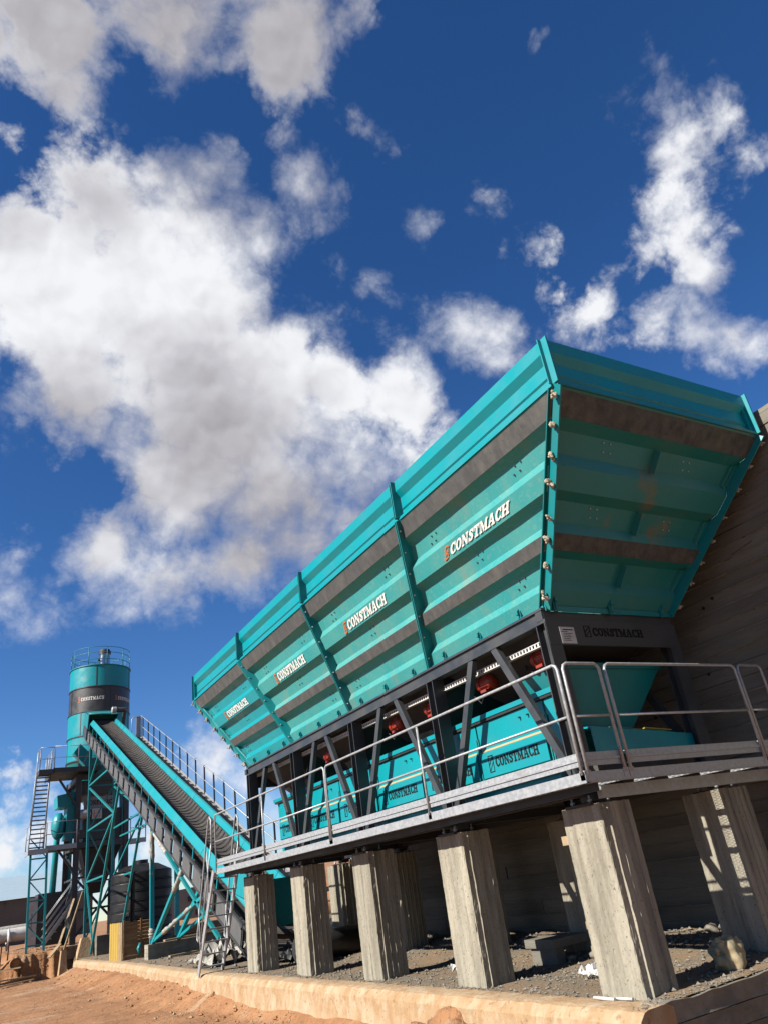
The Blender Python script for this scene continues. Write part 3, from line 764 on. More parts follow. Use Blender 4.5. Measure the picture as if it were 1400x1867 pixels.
# the two ends
def end(sy):
    yt, yb = (HY0, BY0) if sy < 0 else (HY1, BY1)
    A, B, C, D = V(HXL+0.02, yt, ZF), V(HXR-0.02, yt, ZF), V(BXR-0.02, yb, ZB), V(BXL+0.02, yb, ZB)
    n = (B-A).cross(D-A).normalized()
    if n.y*sy < 0: n = -n
    p = corr(A, B, C, D, PROF, n, 12, 0.006, 40 + sy).build('end_panel', TEALF, hop)
    for s0, s1 in ((0.015, 0.13), (0.64, 0.72)):
        strip(A, B, C, D, s0, s1, 0.006, n, 12, 0.006, 40 + sy).build('stripe', GREYB, p)
    rp = corr(V(HXL+0.02, yt, ZR), V(HXR-0.02, yt, ZR), V(HXR-0.02, yt, ZF+0.012), V(HXL+0.02, yt, ZF+0.012), RPROF, V(0, sy, 0), 8, 0.003, 51).build('rim_panel', TEAL, hop)
    MB().slab((HXL+0.02, yt + sy*0.02, ZF-0.014), (HXR-0.02, yt + sy*0.02, ZF-0.014), (0, -sy*0.02, 0), (0, 0, 0.024)).build('rim_lip', TEALF, rp)
    uy = (A-D).normalized()
    for s0, s1 in ((.188, .30), (.497, .61), (.768, .88)):
        a, b = bil(A, B, C, D, 0.53, s0), bil(A, B, C, D, 0.53, s1)
        MB().slab(a - n*0.1 - V(.01, 0, 0), b - n*0.1 - V(.01, 0, 0), (0.02, 0, 0), n*0.11).build('stiffener', TEALF, p)
        for u in (0.02, 0.965):
            a, b = bil(A, B, C, D, u, s0), bil(A, B, C, D, u, s1)
            MB().slab(a - n*0.1, b - n*0.1, (0.03, 0, 0), n*0.05).build('stiffener', TEALF, p)
    a, b = bil(A, B, C, D, 0.53, 0.14), bil(A, B, C, D, 0.53, 1)
    for u, s in ((0.28, 0.225), (0.72, 0.235), (0.27, 0.535), (0.74, 0.545)):
        bolts(bil(A, B, C, D, u, s) - n*0.09, V(1, 0, 0), uy, n).build('bolt_group', GALV, p)['kind'] = 'stuff'
    # corner angles: one leg stands off the side, the other off the end
    for sx in (-1, 1):
        xt, xb = (HXL, BXL) if sx < 0 else (HXR, BXR)
        ns = V(sx*1.89, 0, -0.707).normalized()
        P, Q = V(xt, yt, ZF-0.005), V(xb, yb, ZB)
        MB().slab(P - ns*0.1 + V(0, -sy*0.075, 0), Q - ns*0.1 + V(0, -sy*0.075, 0), ns*0.135, V(0, -sy*0.014, 0)).build('corner_flange', TEALP, hop)
        MB().slab(P - n*0.1, Q - n*0.1, n*0.19, V(-sx*0.02, 0, 0)).build('corner_flange', TEALP, hop)
        MB().slab((xt + sx*-0.07, yt - sy*0.03, ZF+0.01), (xt + sx*-0.07, yt - sy*0.03, ZR-0.004), (sx*0.12, 0, 0), (0, -sy*0.014, 0)).build('corner_flange', TEAL, hop)
        MB().slab((xt, yt - sy*0.07, ZF+0.01), (xt, yt - sy*0.07, ZR+0.006), (-sx*0.02, 0, 0), (0, sy*0.12, 0)).build('corner_flange', TEAL, hop)
        rg = random.Random(31 + sx + sy)
        for k in range(8):
            c = lerp(P, Q, (k + 0.35 + rg.uniform(-.12, .12))/7.8) + n*0.02 + ns*0.035 + V(sx*0.01, 0, 0)
            mb = MB()
            for j in range(4):
                mb.ico(c + V(rg.uniform(-.02, .02), rg.uniform(-.03, .01), rg.uniform(-.045, .045)), rg.uniform(.018, .032), 1, 0.5, 2, (1, 1, 1.2), k*5 + j)
            mb.tube([c - n*0.03, c + V(sx*0.05, sy*0.04, -0.03)], 0.011, 6)
            mb.build('sealant_lump', FOAM, hop)
for sy in (-1, 1): end(sy)
for y, o_ in ((BY0 - .03, 1), (BY1 + .015, 1)): MB().box(BXL - .02, BXR + .02, y, y + .015, 3.84, 3.905).build('bottom_flange', TEALP, hop)
MB().box(BXL - .03, BXL - .015, BY0, BY1, 3.872, 3.91).build('bottom_flange', TEALP, hop)
# holding clips round the foot of the bins
clip = MB()
clip.slab((-0.012, -0.03, -0.06), (-0.012, -0.03, 0.10), (0.024, 0, 0), (0, 0.06, 0)); clip.slab((-0.05, -0.02, 0.055), (0.02, -0.02, 0.055), (0, 0.04, 0), (0, 0, 0.05)); clip.tube([(-0.02, 0, -0.04), (-0.02, 0, 0.13)], 0.012, 6)
cme = clip.mesh('clip', TEALP, V(0,0,0))
def put(me, name, parent, p, rz=0):
    o = bpy.data.objects.new(name, me); COL.objects.link(o); o.parent = parent; o.location = Vector(p) - world_loc(parent); o.rotation_euler = (0, 0, rz); return o
for k in range(12): put(cme, 'clip', hop, (BXL - 0.035, BY0 + 0.42 + 0.84*k, ZB - 0.005))
for k in range(3): put(cme, 'clip', hop, (1.13 + 0.92*k, BY0 - 0.05, ZB - 0.005), R(90))
for k in range(3): put(cme, 'clip', hop, (1.13 + 0.92*k, BY1 + 0.05, ZB - 0.005), R(-90))
# discharge cones and vibrating motors under the bins
for i in range(4):
    a, b = lerp(BY0, BY1, i/4) + 0.03, lerp(BY0, BY1, (i+1)/4) - 0.03; ym = (a+b)/2
    t_ = [V(1.06, a, 3.85), V(3.10, a, 3.85), V(3.10, b, 3.85), V(1.06, b, 3.85)]
    l_ = [V(1.65, ym-.45, 3.12), V(2.5, ym-.45, 3.12), V(2.5, ym+.45, 3.12), V(1.65, ym+.45, 3.12)]
    MB().add(t_ + l_, [(0,1,5,4), (1,2,6,5), (2,3,7,6), (3,0,4,7)]).build('discharge_cone', BLACK, hop)
for y in (0.80, 1.97, 3.33, 4.41, 6.9):
    c = V(1.35, y, 3.47)
    mo = MB().lathe(c - V(0, .17, 0), [(0, 0), (.06, 0), (.095, .02), (.105, .09), (.088, .095), (.088, .245), (.105, .25), (.095, .32), (.06, .34), (0, .34)], 16, 'Y').build('vibrator_motor', ORANGE, hop)
    MB().box(c.x-.10, c.x+.04, c.y-.06, c.y+.06, c.z-.13, c.z-.095).box(c.x+.06, c.x+.26, c.y-.07, c.y+.07, c.z-.1, c.z+.09).build('mounting_foot', ORANGE, mo)
    f = MB()
    for k in range(9):
        an = math.pi*(0.35 + k*0.165); d = V(math.cos(an), 0, math.sin(an))
        f.slab(c - V(0, .07, 0) + d*.086, c + V(0, .07, 0) + d*.086, d*.014, (0, 0, .005))
    f.build('cooling_fins', ORANGE, mo)

# ------------------------------------------------------------------ steel frame that carries it
fr = thing('support_frame', (2.06, 5.2, 1.7), 'dark steel frame of columns and slanting braces under the teal hopper', 'frame')
CY = [BY0 + 2.518*i for i in range(5)]
for i, y in enumerate(CY):
    for x in (1.03, 3.06):
        w = 0.20
        MB().hsec((x, y + (0.06 if i == 0 else -0.06 if i == 4 else 0), 1.78), (x, y + (0.06 if i == 0 else -0.06 if i == 4 else 0), 3.70), w, 0.16, 0.014, (0, 1, 0)).build('column', STEEL, fr)
        mb = MB().box(x-.09, x+.09, y-.09, y+.09, 1.73, 1.80)
        mb.build('base_plate', STEEL, fr)
        bl = MB()
        for dx in (-.13, .13):
            for dy in (-.13, .13): bl.tube([(x+dx, y+dy+.05, 1.68), (x+dx, y+dy+.05, 1.79)], .012, 6).tube([(x+dx, y+dy+.05, 1.725), (x+dx, y+dy+.05, 1.75)], .026, 6)
        bl.build('anchor_bolts', GALV, fr)['kind'] = 'stuff'
        MB().box(x-.19, x+.19, y-.14, y+.24, 1.688, 1.715).build('base_plate', BLACK, fr)
for x in (0.945, 3.0):
    MB().box(x, x+.16, BY0+.005, BY1, 3.70, 3.735).box(x+.02, x+.10, BY0+.003, BY1-.01, 3.735, 3.85).box(x-.01, x+.15, BY0-.01, BY1+.01, 3.85, 3.878).build('top_beam', STEEL, fr)
    MB().box(x+.01, x+.15, BY0-.02, BY1+.02, 1.80, 1.93).build('base_beam', BLACK, fr)
for y in (BY0-.025, BY1-.0):
    MB().box(0.94, 3.15, y, y+.025, 3.43, 3.74).box(0.94, 3.15, y+.03, y+.14, 3.735, 3.845).build('end_beam', STEEL, fr)
    for x in (0.94, 2.965): MB().box(x, x+.185, y+.004, y+.021, 1.8, 3.43).build('column_plate', STEEL, fr)
for y in CY[1:4]: MB().box(1.15, 2.95, y-.06, y+.06, 3.62, 3.74).build('cross_beam', BLACK, fr)
for y in CY: MB().box(0.70, 3.2, y-.05, y+.05, 1.78, 1.885).build('cross_beam', BLACK, fr)
for x, vis in ((0.99, 1), (3.10, 0)):
    for i in range(4):
        for a, b in (((CY[i] + 0.10), (CY[i] + 1.02)), ((CY[i+1] - 0.10), (CY[i+1] - 1.0))):
            MB().beam((x, a, 1.96), (x, b, 3.705), 0.075, 0.10, (0, 1, 0)).build('brace', STEEL, fr)
ct = MB()
def tz(y): return 3.515 + .0135*(y-.5)
for dz in (0, .052): ct.slab((1.112, .55, tz(.55)+dz), (1.112, 10.2, tz(10.2)+dz), (.012, 0, 0), (0, 0, .012))
for k in range(160): ct.slab((1.114, .57+k*.06, tz(.57+k*.06)+.012), (1.114, .60+k*.06, tz(.60+k*.06)+.012), (.008, 0, 0), (0, 0, .040))
ct.slab((1.124, .55, tz(.55)), (1.124, 10.2, tz(10.2)), (.05, 0, 0), (0, 0, .006))
ct.build('cable_tray', WHITEP, fr)
pl = MB().box(1.13, 1.36, BY0-.029, BY0-.0262, 3.445, 3.645).build('data_plate', WHITEP, fr)
ln = MB()
rg = random.Random(2)
for k in range(7):
    a = 1.15 + rg.uniform(0, .03); b = a + rg.uniform(.09, .16); z = 3.605 - k*.021
    ln.box(a, b, BY0-.0302, BY0-.029, z, z+.007 + (.006 if k == 0 else 0))
ln.build('small_print', BLKPR, pl)
lettering('CONSTMACH', (1.655, BY0-.026, 3.545), (1, 0, 0), (0, 0, 1), 0.105, 0.86, (0, -1, 0), 'lettering', BLKPR, fr)
emblem((1.52, BY0-.026, 3.53), (1, 0, 0), (0, 0, 1), 0.10, 0.14, (0, -1, 0), BLKPR, fr, True)
rg = random.Random(8)
for k in range(7):
    y0 = 0.7 + k*1.2
    MB().tube([(1.36, y0, 3.55), (1.34, y0+.1, 3.40), (1.33, y0+.25, 3.33 - rg.uniform(0, .1)), (1.36, y0+.45, 3.40), (1.38, y0+.5, 3.56)], .010, 6).build('hose', BLACK, fr)

# ------------------------------------------------------------------ weighing conveyor hung inside the frame
wg = thing('weighing_hopper', (2.0, 5.1, 2.0), 'bright teal weighing hopper with black lettered panels behind the walkway railing', 'hopper')
YA, NS, PS = 0.86, 6, 1.405
YE = YA + NS*PS
MB().add([V(1.28, 0.86, 3.06), V(3.0, 0.86, 3.06), V(2.95, YE+.2, 3.06), V(1.28, YE+.2, 3.06), V(1.28, 0.88, 2.02), V(2.45, 0.95, 2.30), V(2.45, YE, 2.30), V(1.28, YE+.1, 2.02)],
     [(0,1,5,4), (1,2,6,5), (2,3,7,6), (3,0,4,7)]).build('tub', TEAL, wg)
MB().box(1.19, 1.30, 0.47, YE+.2, 3.0, 3.012).box(1.19, 1.198, 0.47, YE+.2, 3.012, 3.06).build('rim', TEAL, wg)
MB().box(1.2, 1.25, 0.5, YE+.15, 2.965, 2.998).build('rim_gap_shade', BLACK, wg)  # black strip painting in the dark of the open gap under the rim
MB().add([V(1.36, .50, 3.30), V(3.05, .50, 3.30), V(2.52, .80, 2.52), V(1.62, .80, 2.52), V(1.36, 1.4, 3.30), V(3.05, 1.4, 3.30), V(2.52, 1.2, 2.52), V(1.62, 1.2, 2.52)], [(0,1,2,3), (1,5,6,2), (5,4,7,6), (4,0,3,7)]).build('end_funnel', TEALP, wg)
MB().box(1.34, 3.07, .485, .5, 3.24, 3.31).build('funnel_rim', TEALP, wg)
for i in range(NS):
    a, b = YA + i*PS + 0.045, YA + (i+1)*PS - 0.045
    MB().box(1.235, 1.275, a - .03, b + .03, 2.625, 2.955).build('upper_panel', TEAL, wg)
    q = MB().prism([(1.235, a, 2.622), (1.19, a, 2.575), (1.19, a, 2.275), (1.24, a, 2.235), (1.274, a, 2.235), (1.274, a, 2.622)], (0, b-a, 0)).build('lower_panel', TEAL, wg)
    MB().slab((1.2335, a+.01, 2.6235), (1.2335, b-.01, 2.6235), (-.030, 0, -.0315), (-.002, 0, .0025)).build('dust_ledge', pmat('sandy_dust%d' % i, (0.46, 0.38, 0.20), (0.40, 0.34, 0.2), 6, 0.95) if i == 0 else MATS['sandy_dust0'], q)
    MB().box(1.2, 1.26, a - .045, b + .045, 2.12, 2.225).build('sill', TEALP, wg)
    for yy in (a - .045, ):
        MB().box(1.215, 1.27, yy - .028, yy - .008, 2.22, 2.78).box(1.215, 1.27, yy + .008, yy + .028, 2.22, 2.78).build('joint_bar', TEALP, wg)
    w = 0.86
    c = (a+b)/2 + w/2 - 0.07
    lettering('CONSTMACH', (1.19, c, 2.37), (0, -1, 0), (0, 0, 1), 0.125, w, (-1, 0, 0), 'lettering', BLKPR, q)
    emblem((1.19, c + 0.145, 2.325), (0, -1, 0), (0, 0, 1), 0.105, 0.21, (-1, 0, 0), BLKPR, q, True)
    if i % 2 == 0:
        lt = MB()
        for k in (0, 1): lt.tube([(1.235, a + .42 - k*.16, 2.86), (1.19, a + .42 - k*.16, 2.86)], .013, 6)
        lt.build('handle', TEALP, wg)
MB().box(1.235, 1.275, 0.52, YA - .02, 2.24, 2.955).build('upper_panel', TEAL, wg)
e_ = MB().prism([(1.35, .30, 2.2), (3.0, .30, 2.2), (3.0, .30, 2.36), (1.35, .30, 2.50)], (0, .02, 0)).prism([(1.35, .30, 2.5), (3.0, .30, 2.36), (2.9, .85, 2.46), (1.35, .85, 2.56)], (0, 0, .02)).build('belt_end_cover', TEAL, wg)
MB().prism([(1.7, .36, 2.515), (2.35, .36, 2.458), (2.4, .60, 2.478), (1.9, .62, 2.52)], (0, 0, .004)).build('spilled_sand', MATS['sandy_dust0'], e_)
MB().prism([(2.25, .34, 2.476), (2.7, .34, 2.437), (2.68, .42, 2.444), (2.3, .42, 2.478)], (0, 0, .012)).build('warning_sticker', pmat('yellow_sticker', (0.62, 0.47, 0.03), (0.5, 0.4, 0.1), 30, 0.6), e_)
MB().box(1.4, 2.7, 0.4, YE + .3, 2.05, 2.12).build('belt', RUBBER, wg)
for k in range(14): MB().lathe((1.35, .8 + k*.62, 2.0), [(0, 0), (.045, 0), (.045, 1.4), (0, 1.4)], 10, 'X').build('roller', BLACK, wg)

# ------------------------------------------------------------------ galvanised walkway round the frame
PX, PY, PZ = 0.436, -0.365, 1.937
PYE = 11.08
wk = thing('walkway', (2, 5, PZ), 'galvanised steel walkway with tube railing wrapped round the hopper frame', 'walkway')
def grate(x0, x1, y0, y1, z, lx=0.042, ly=0.020, w=0.0028, t=0.003):
    """expanded metal: a lattice of slanting strands"""
    mb = MB(); nx, ny = max(1, round((x1-x0)/ly)), max(1, round((y1-y0)/lx))
    dx, dy = (x1-x0)/nx, (y1-y0)/ny
    for i in range(nx):
        for j in range(ny):
            p = V(x0 + i*dx, y0 + j*dy, z); f = (i + j) % 2
            a, b = (V(0, 0, 0), V(dx, dy, 0)) if f else (V(dx, 0, 0), V(0, dy, 0))
            d = (b-a).normalized(); s = V(-d.y, d.x, 0)*w
            mb.add([p+a-s, p+a+s, p+b+s, p+b-s, p+a-s-V(0,0,t), p+b-s-V(0,0,t)], [(0,1,2,3), (0,3,5,4)])
    return mb
for k in range(4):
    a, b = lerp(PY+.05, PYE-.02, k/4), lerp(PY+.05, PYE-.02, (k+1)/4)
    grate(PX+.05, 0.93, a+.004, b-.004, PZ-.01).build('deck_grating', GALV, wk)
for a, b in ((0.95, 2.0), (2.0, 3.0), (3.0, 3.92)):
    grate(a+.004, b-.004, PY+.05, BY0-.04, PZ-.01).build('deck_grating', GALV, wk)
MB().box(PX+.0, PX+.012, PY, PYE, PZ-.065, PZ+.02).box(PX, PX+.05, PY, PYE, PZ-.075, PZ-.065).box(PX, PX+.03, PY, PYE, PZ+.02, PZ+.026).build('edge_channel', GALV, wk)
MB().box(0.925, 0.935, PY+.5, PYE, PZ-.065, PZ+.0).build('edge_channel', GALV, wk)
MB().box(PX+.014, 3.95, PY, PY+.012, PZ-.065, PZ+.02).box(PX+.014, 3.95, PY, PY+.05, PZ-.075, PZ-.066).box(PX+.014, 3.95, PY, PY+.03, PZ+.0202, PZ+.026).build('edge_channel', GALV, wk)
for k in range(24):
    y = PY + .2 + k*.48
    if y < PYE - .05: MB().box(PX+.013, 0.925, y, y+.04, PZ-.06, PZ-.02).build('joist', GALV, wk)
for k in range(6):
    x = 1.1 + k*.55
    MB().box(x, x+.04, PY+.013, BY0-.05, PZ-.06, PZ-.02).build('joist', GALV, wk)
MB().box(0.6, 0.64, PY+.06, PYE-.02, PZ-.15, PZ-.0605).build('bearer', BLACK, wk)
MB().box(0.95, 3.95, -.02, .05, PZ-.20, PZ-.0765).build('bearer', GALV, wk)
def toe(p, q, out):
    p, q, out = V(*p), V(*q), Vector(out); up = V(0, 0, 1)
    mb = MB().slab(p, q, out*.008, up*.125)
    mb.slab(p + up*.118, q + up*.118, out*-.03, up*.008); mb.slab(p, q, out*-.03, up*.008); mb.slab(p + up*.05 + out*.0082, q + up*.05 + out*.0082, out*.012, up*.022)
    return mb
for a, b in ((PY+.02, 5.34), (5.37, PYE)): toe((PX+.03, a, PZ+.085), (PX+.03, b, PZ+.085), (-1, 0, 0)).build('toe_board', GALV, wk)
for a, b in ((PX+.06, 1.02), (1.10, 3.25), (3.27, 3.95)): toe((a, PY+.03, PZ+.085), (b, PY+.03, PZ+.085), (0, -1, 0)).build('toe_board', GALV, wk)
RT, RM, RR = PZ+1.10, PZ+0.56, 0.0172
def rail(p0, p1, mids, bend0=True, bend1=True):
    """one railing frame: end posts bent into the top rail, a knee rail and standing posts between"""
    p0, p1 = V(*p0), V(*p1); d = (p1-p0).normalized(); up = V(0, 0, 1); c = 0.06
    def foot(p): return [p + up*0.0, p + up*(RT-PZ-c)]
    path = foot(p0) + [p0 + up*(RT-PZ-c*.35) + d*c*.3, p0 + up*(RT-PZ) + d*c] + [p1 + up*(RT-PZ) - d*c, p1 + up*(RT-PZ-c*.35) - d*c*.3] + foot(p1)[::-1]
    r_ = MB().tube(path, RR, 8).build('handrail', GALV, wk)
    MB().tube([p0 + up*(RM-PZ) + d*RR*.8, p1 + up*(RM-PZ) - d*RR*.8], RR*.85, 8).build('knee_rail', GALV, wk)
    for m_ in mids:
        q = lerp(p0, p1, m_)
        MB().tube([q, q + up*(RT-PZ-RR*.8)], RR*.95, 8).build('post', GALV, wk)
    for q in [p0, p1] + [lerp(p0, p1, m_) for m_ in mids]:
        MB().slab(q - d*.035 + up*-.05, q + d*.035 + up*-.05, d.cross(up)*.006*1, up*.09).build('post_foot', GALV, wk)
rail((PX, PY+.03, PZ), (PX, 5.33, PZ), [0.495])
rail((PX, 5.38, PZ), (PX, PYE, PZ), [0.495])
rail((PX+.05, PY, PZ), (1.0, PY, PZ), [])
rail((1.08, PY, PZ), (3.27, PY, PZ), [])
rail((3.32, PY, PZ), (3.78, PY, PZ), [])

# steel ladder down from the far end of the walkway
ld = thing('access_ladder', (0.65, 12.45, 0), 'grey steel ladder with curved handrails leaning from the walkway to the ground', 'ladder')
L0, L1 = V(0, 11.16, 1.93), V(0, 12.45, -0.02)
for x in (0.40, 0.93): MB().beam(V(x, 0, 0) + L0, V(x, 0, 0) + L1, 0.03, 0.13, (0, 0.8, 0.6)).build('stringer', GALV, ld)
for k in range(8):
    q = lerp(L0, L1, (k+0.6)/8.2)
    MB().box(0.417, 0.913, q.y-.07, q.y+.07, q.z-.015, q.z+.012).build('tread', GALV, ld)
for x in (0.36, 0.97):
    h = [V(x, 11.12, 2.35), V(x, 11.12, 2.95), V(x, 11.2, 3.02), V(x, 11.3, 2.95), V(x, 12.18, 1.05), V(x, 12.30, 0.80), V(x, 12.34, 0.66), V(x, 12.26, 0.62), V(x, 12.17, 0.72), V(x, 12.1, .55)]
    MB().tube(h, .018, 8).build('handrail', GALV, ld)
    MB().tube([V(x, 11.13, 2.5), V(x, 12.12, 0.62)], .014, 8).build('knee_rail', GALV, ld)
    for t_ in (0.2, 0.75):
        q = lerp(L0, L1, t_); MB().tube([V(x, q.y, q.z), V(x, q.y + .04, q.z + .80)], .016, 8).build('post', GALV, ld)

# ------------------------------------------------------------------ inclined belt conveyor
SL = 0.4186
def cz(y): return SL*y - 3.72                     # height of the cover tops
UP = V(0, -SL, 1).normalized(); AL = V(0, 1, SL).normalized()
cv = thing('belt_conveyor', (2.05, 22.5, 0.3), 'long inclined belt conveyor with bright teal side covers climbing to the silo', 'conveyor')
def CP(x, y, d=0.0): return V(x, y, cz(y)) + UP*d
Y0C, Y1C = 10.9, 33.6
# trough belt with chevron cleats
XB = [-0.44, -0.34, -0.22, -0.08, 0.08, 0.22, 0.34, 0.44]
DB = [-0.10, -0.16, -0.23, -0.26, -0.26, -0.23, -0.16, -0.10]
bt = MB(); yy = frange(Y0C, Y1C, 0.6)
bt.add([CP(2.05 + x, y, d) for y in yy for x, d in zip(XB, DB)], [(i*8+k, (i+1)*8+k, (i+1)*8+k+1, i*8+k+1) for i in range(len(yy)-1) for k in range(7)], 0, True)
belt = bt.build('belt', RUBBER, cv)
ch = MB(); k = 0; y = Y0C + .3
while y < Y1C - .3:
    prev = None
    for j in range(9):
        u = -0.41 + 0.82*j/8
        d = -0.26 + 0.16*min(1, max(0, (abs(u) - 0.08)/0.34))**1.15
        p = CP(2.05 + u, y + -0.24*(1 - (u/0.41)**2) + 0.12, d)
        if prev is not None: ch.slab(prev - AL*.010, p - AL*.010, AL*.02, UP*.018)
        prev = p
    y += 0.26; k += 1
tag(ch.build('belt_cleats', BLACK, belt), kind='stuff')
nc = 10
for i in range(nc):
    a, b = lerp(Y0C, Y1C, i/nc), lerp(Y0C, Y1C, (i+1)/nc) - 0.015
    MB().slab(CP(1.43, a, -.21), CP(1.43, b, -.21), (.012, 0, 0), UP*.19 + V(.13, 0, 0)).slab(CP(1.43, a, -.23), CP(1.43, b, -.23), (.012, 0, 0), UP*.025).build('side_cover', TEAL, cv)
    MB().slab(CP(2.52, a, -.22), CP(2.52, b, -.22), (.012, 0, 0), UP*.22 + V(.13, 0, 0)).slab(CP(2.65, a, .002), CP(2.65, b, .002), (.05, 0, 0), UP*.01).build('side_cover', TEAL, cv)
nb = 23
for i in range(nb):
    y = lerp(Y0C, Y1C - .3, i/(nb-1))
    for x in (1.42, 2.66):
        MB().slab(CP(x - .02, y - .02, -.52), CP(x - .02, y - .02, -.24), (.04, 0, 0), AL*.05).build('bracket', TEAL if x < 2 else STEEL, cv)
    MB().tube([CP(1.56, y, -.33), CP(1.85, y, -.39), CP(2.25, y, -.39), CP(2.54, y, -.33)], .05, 8).build('idler_roller', RUST, cv)
for x in (1.36, 2.72):
    MB().slab(CP(x - .03, Y0C, -.57), CP(x - .03, Y1C, -.57), (.07, 0, 0), UP*.05).build('chord', STEEL, cv)
    MB().slab(CP(x - .03, Y0C, -1.06), CP(x - .03, Y1C, -1.06), (.07, 0, 0), UP*.05).build('chord', STEEL, cv)
    for i in range(nb):
        a = lerp(Y0C + .15, Y1C - .9, i/(nb-1))
        if x < 2:
            MB().slab(CP(x - .012, a, -1.01), CP(x - .012, a + .70, -1.01), (.02, 0, 0), UP*.41).slab(CP(x - .034, a, -.66), CP(x - .034, a + .12, -.66), (.02, 0, 0), UP*.05).build('frame_panel', PANEL, cv)
        MB().slab(CP(x - .02, a - .12, -1.01), CP(x - .02, a - .12, -.57), (.04, 0, 0), AL*.05).build('frame_upright', BLACK, cv)
for i in range(12):
    y = lerp(Y0C + .4, Y1C - .4, i/11)
    MB().beam(CP(1.36, y, -1.03), CP(2.72, y, -1.03), .06, .06).build('cross_tie', STEEL, cv)
MB().slab(CP(1.62, Y0C, -.83), CP(1.62, Y1C, -.83), (.86, 0, 0), UP*.012).build('return_belt', RUBBER, cv)
# head: drum, hood and drive
hd = CP(2.05, Y1C + .1, -.32)
MB().lathe((1.5, hd.y, hd.z), [(0, 0), (.27, 0), (.27, 1.1), (0, 1.1)], 20, 'X').build('head_drum', BLACK, cv)
hood = MB().slab(CP(1.33, 33.35, -.75), CP(1.33, 34.3, -.75), (.035, 0, 0), UP*.98).slab(CP(2.72, 33.35, -.75), CP(2.72, 34.3, -.75), (.035, 0, 0), UP*.98)
hood.slab(CP(1.33, 34.28, -1.0), CP(2.755, 34.28, -1.0), AL*.03, UP*1.25).slab(CP(1.33, 33.5, .2), CP(1.33, 34.3, .2), (1.425, 0, 0), UP*.03)
hood.build('head_hood', TEALP, cv)
MB().slab(CP(1.28, 33.2, -.95), CP(1.28, 34.2, -.95), (.05, 0, 0), UP*.5).build('head_plate', STEEL, cv)
MB().tube([CP(1.36, 33.45, .25), CP(2.4, 33.45, .25)], .03, 8).build('hood_bar', TEALP, cv)
gm = MB().lathe(CP(2.42, 33.5, .42), [(0, 0), (.11, 0), (.155, .03), (.155, .22), (.13, .24), (0, .24)], 16, 'X').build('drive_motor', GALV, cv)
MB().lathe(CP(2.66, 33.5, .42), [(.12, 0), (.12, .42), (.06, .46), (0, .46)], 14, 'X').build('gearbox', STEEL, gm)
MB().slab(CP(2.95, 33.4, -.7), CP(3.02, 33.5, .45), (.14, 0, 0), AL*.16).build('torque_arm', STEEL, cv)
# tail chute beside the ladder
MB().prism([(1.35, 11.2, 1.15), (1.35, 13.1, 1.55), (1.35, 12.7, 1.98), (1.35, 11.0, 1.62)], (.02, 0, 0)).prism([(1.37, 11.0, .7), (2.75, 11.0, .7), (2.75, 11.0, 1.62), (1.37, 11.0, 1.62)], (0, .02, 0)).build('tail_chute', TEAL, cv)
# service walkway on the far side
WXI, WXO = 2.80, 3.32
MB().slab(CP(WXI, 12.6, -.36), CP(WXI, 30.6, -.36), (WXO-WXI, 0, 0), UP*.02).build('walkway_deck', BLACK, cv)
MB().slab(CP(WXO, 12.6, -.36), CP(WXO, 30.6, -.36), (.012, 0, 0), UP*.10).build('walkway_edge', GALV, cv)
MB().slab(CP(WXI-.0, 12.6, -.30), CP(WXI-.0, 30.6, -.30), (.012, 0, 0), UP*.16).build('walkway_edge', STEEL, cv)
for k in range(34):
    y = 12.8 + k*.53
    MB().slab(CP(WXO-.1, y, -.335), CP(WXO-.1, y+.22, -.335), (.09, 0, 0), UP*.012).build('walkway_slat', GALV, cv)
for k in range(18):
    y = 12.8 + k*1.04
    MB().beam(V(WXO, y, cz(y)-.40), V(WXO, y, cz(y)+.62), .045, .045).build('railing_post', STEEL, cv)
for d in (.60, .12): MB().tube([V(WXO, 12.6, cz(12.6)+d), V(WXO, 30.9, cz(30.9)+d)], .017, 8).build('railing', GALV, cv)
hp = MB().tube([V(WXI+.05, 30.7, cz(30.7)-.4), V(WXI+.05, 30.7, cz(30.7)+.45), V(WXI+.12, 30.7, cz(30.7)+.58), V(WXO-.1, 30.7, cz(30.7)+.58), V(WXO-.03, 30.7, cz(30.7)+.45), V(WXO-.03, 30.7, cz(30.7)-.4)], .018, 8)
hp.build('end_hoop', GALV, cv)
MB().box(WXO-.25, WXO-.05, 30.75, 30.8, cz(30.7)-.35, cz(30.7)+.62).build('end_plate', GALV, cv)
hg = MB().tube([V(2.85, 13.2, 1.8), V(2.85, 13.2, 2.9), V(2.9, 13.2, 2.98), V(3.22, 13.2, 2.98), V(3.28, 13.2, 2.9), V(3.28, 13.2, 1.8)], .018, 8).build('entry_hoop', GALV, cv)

def bar(p, q, w, name, mat, par): return MB().beam(p, q, w, w, (0, 0, 1)).build(name, mat, par)
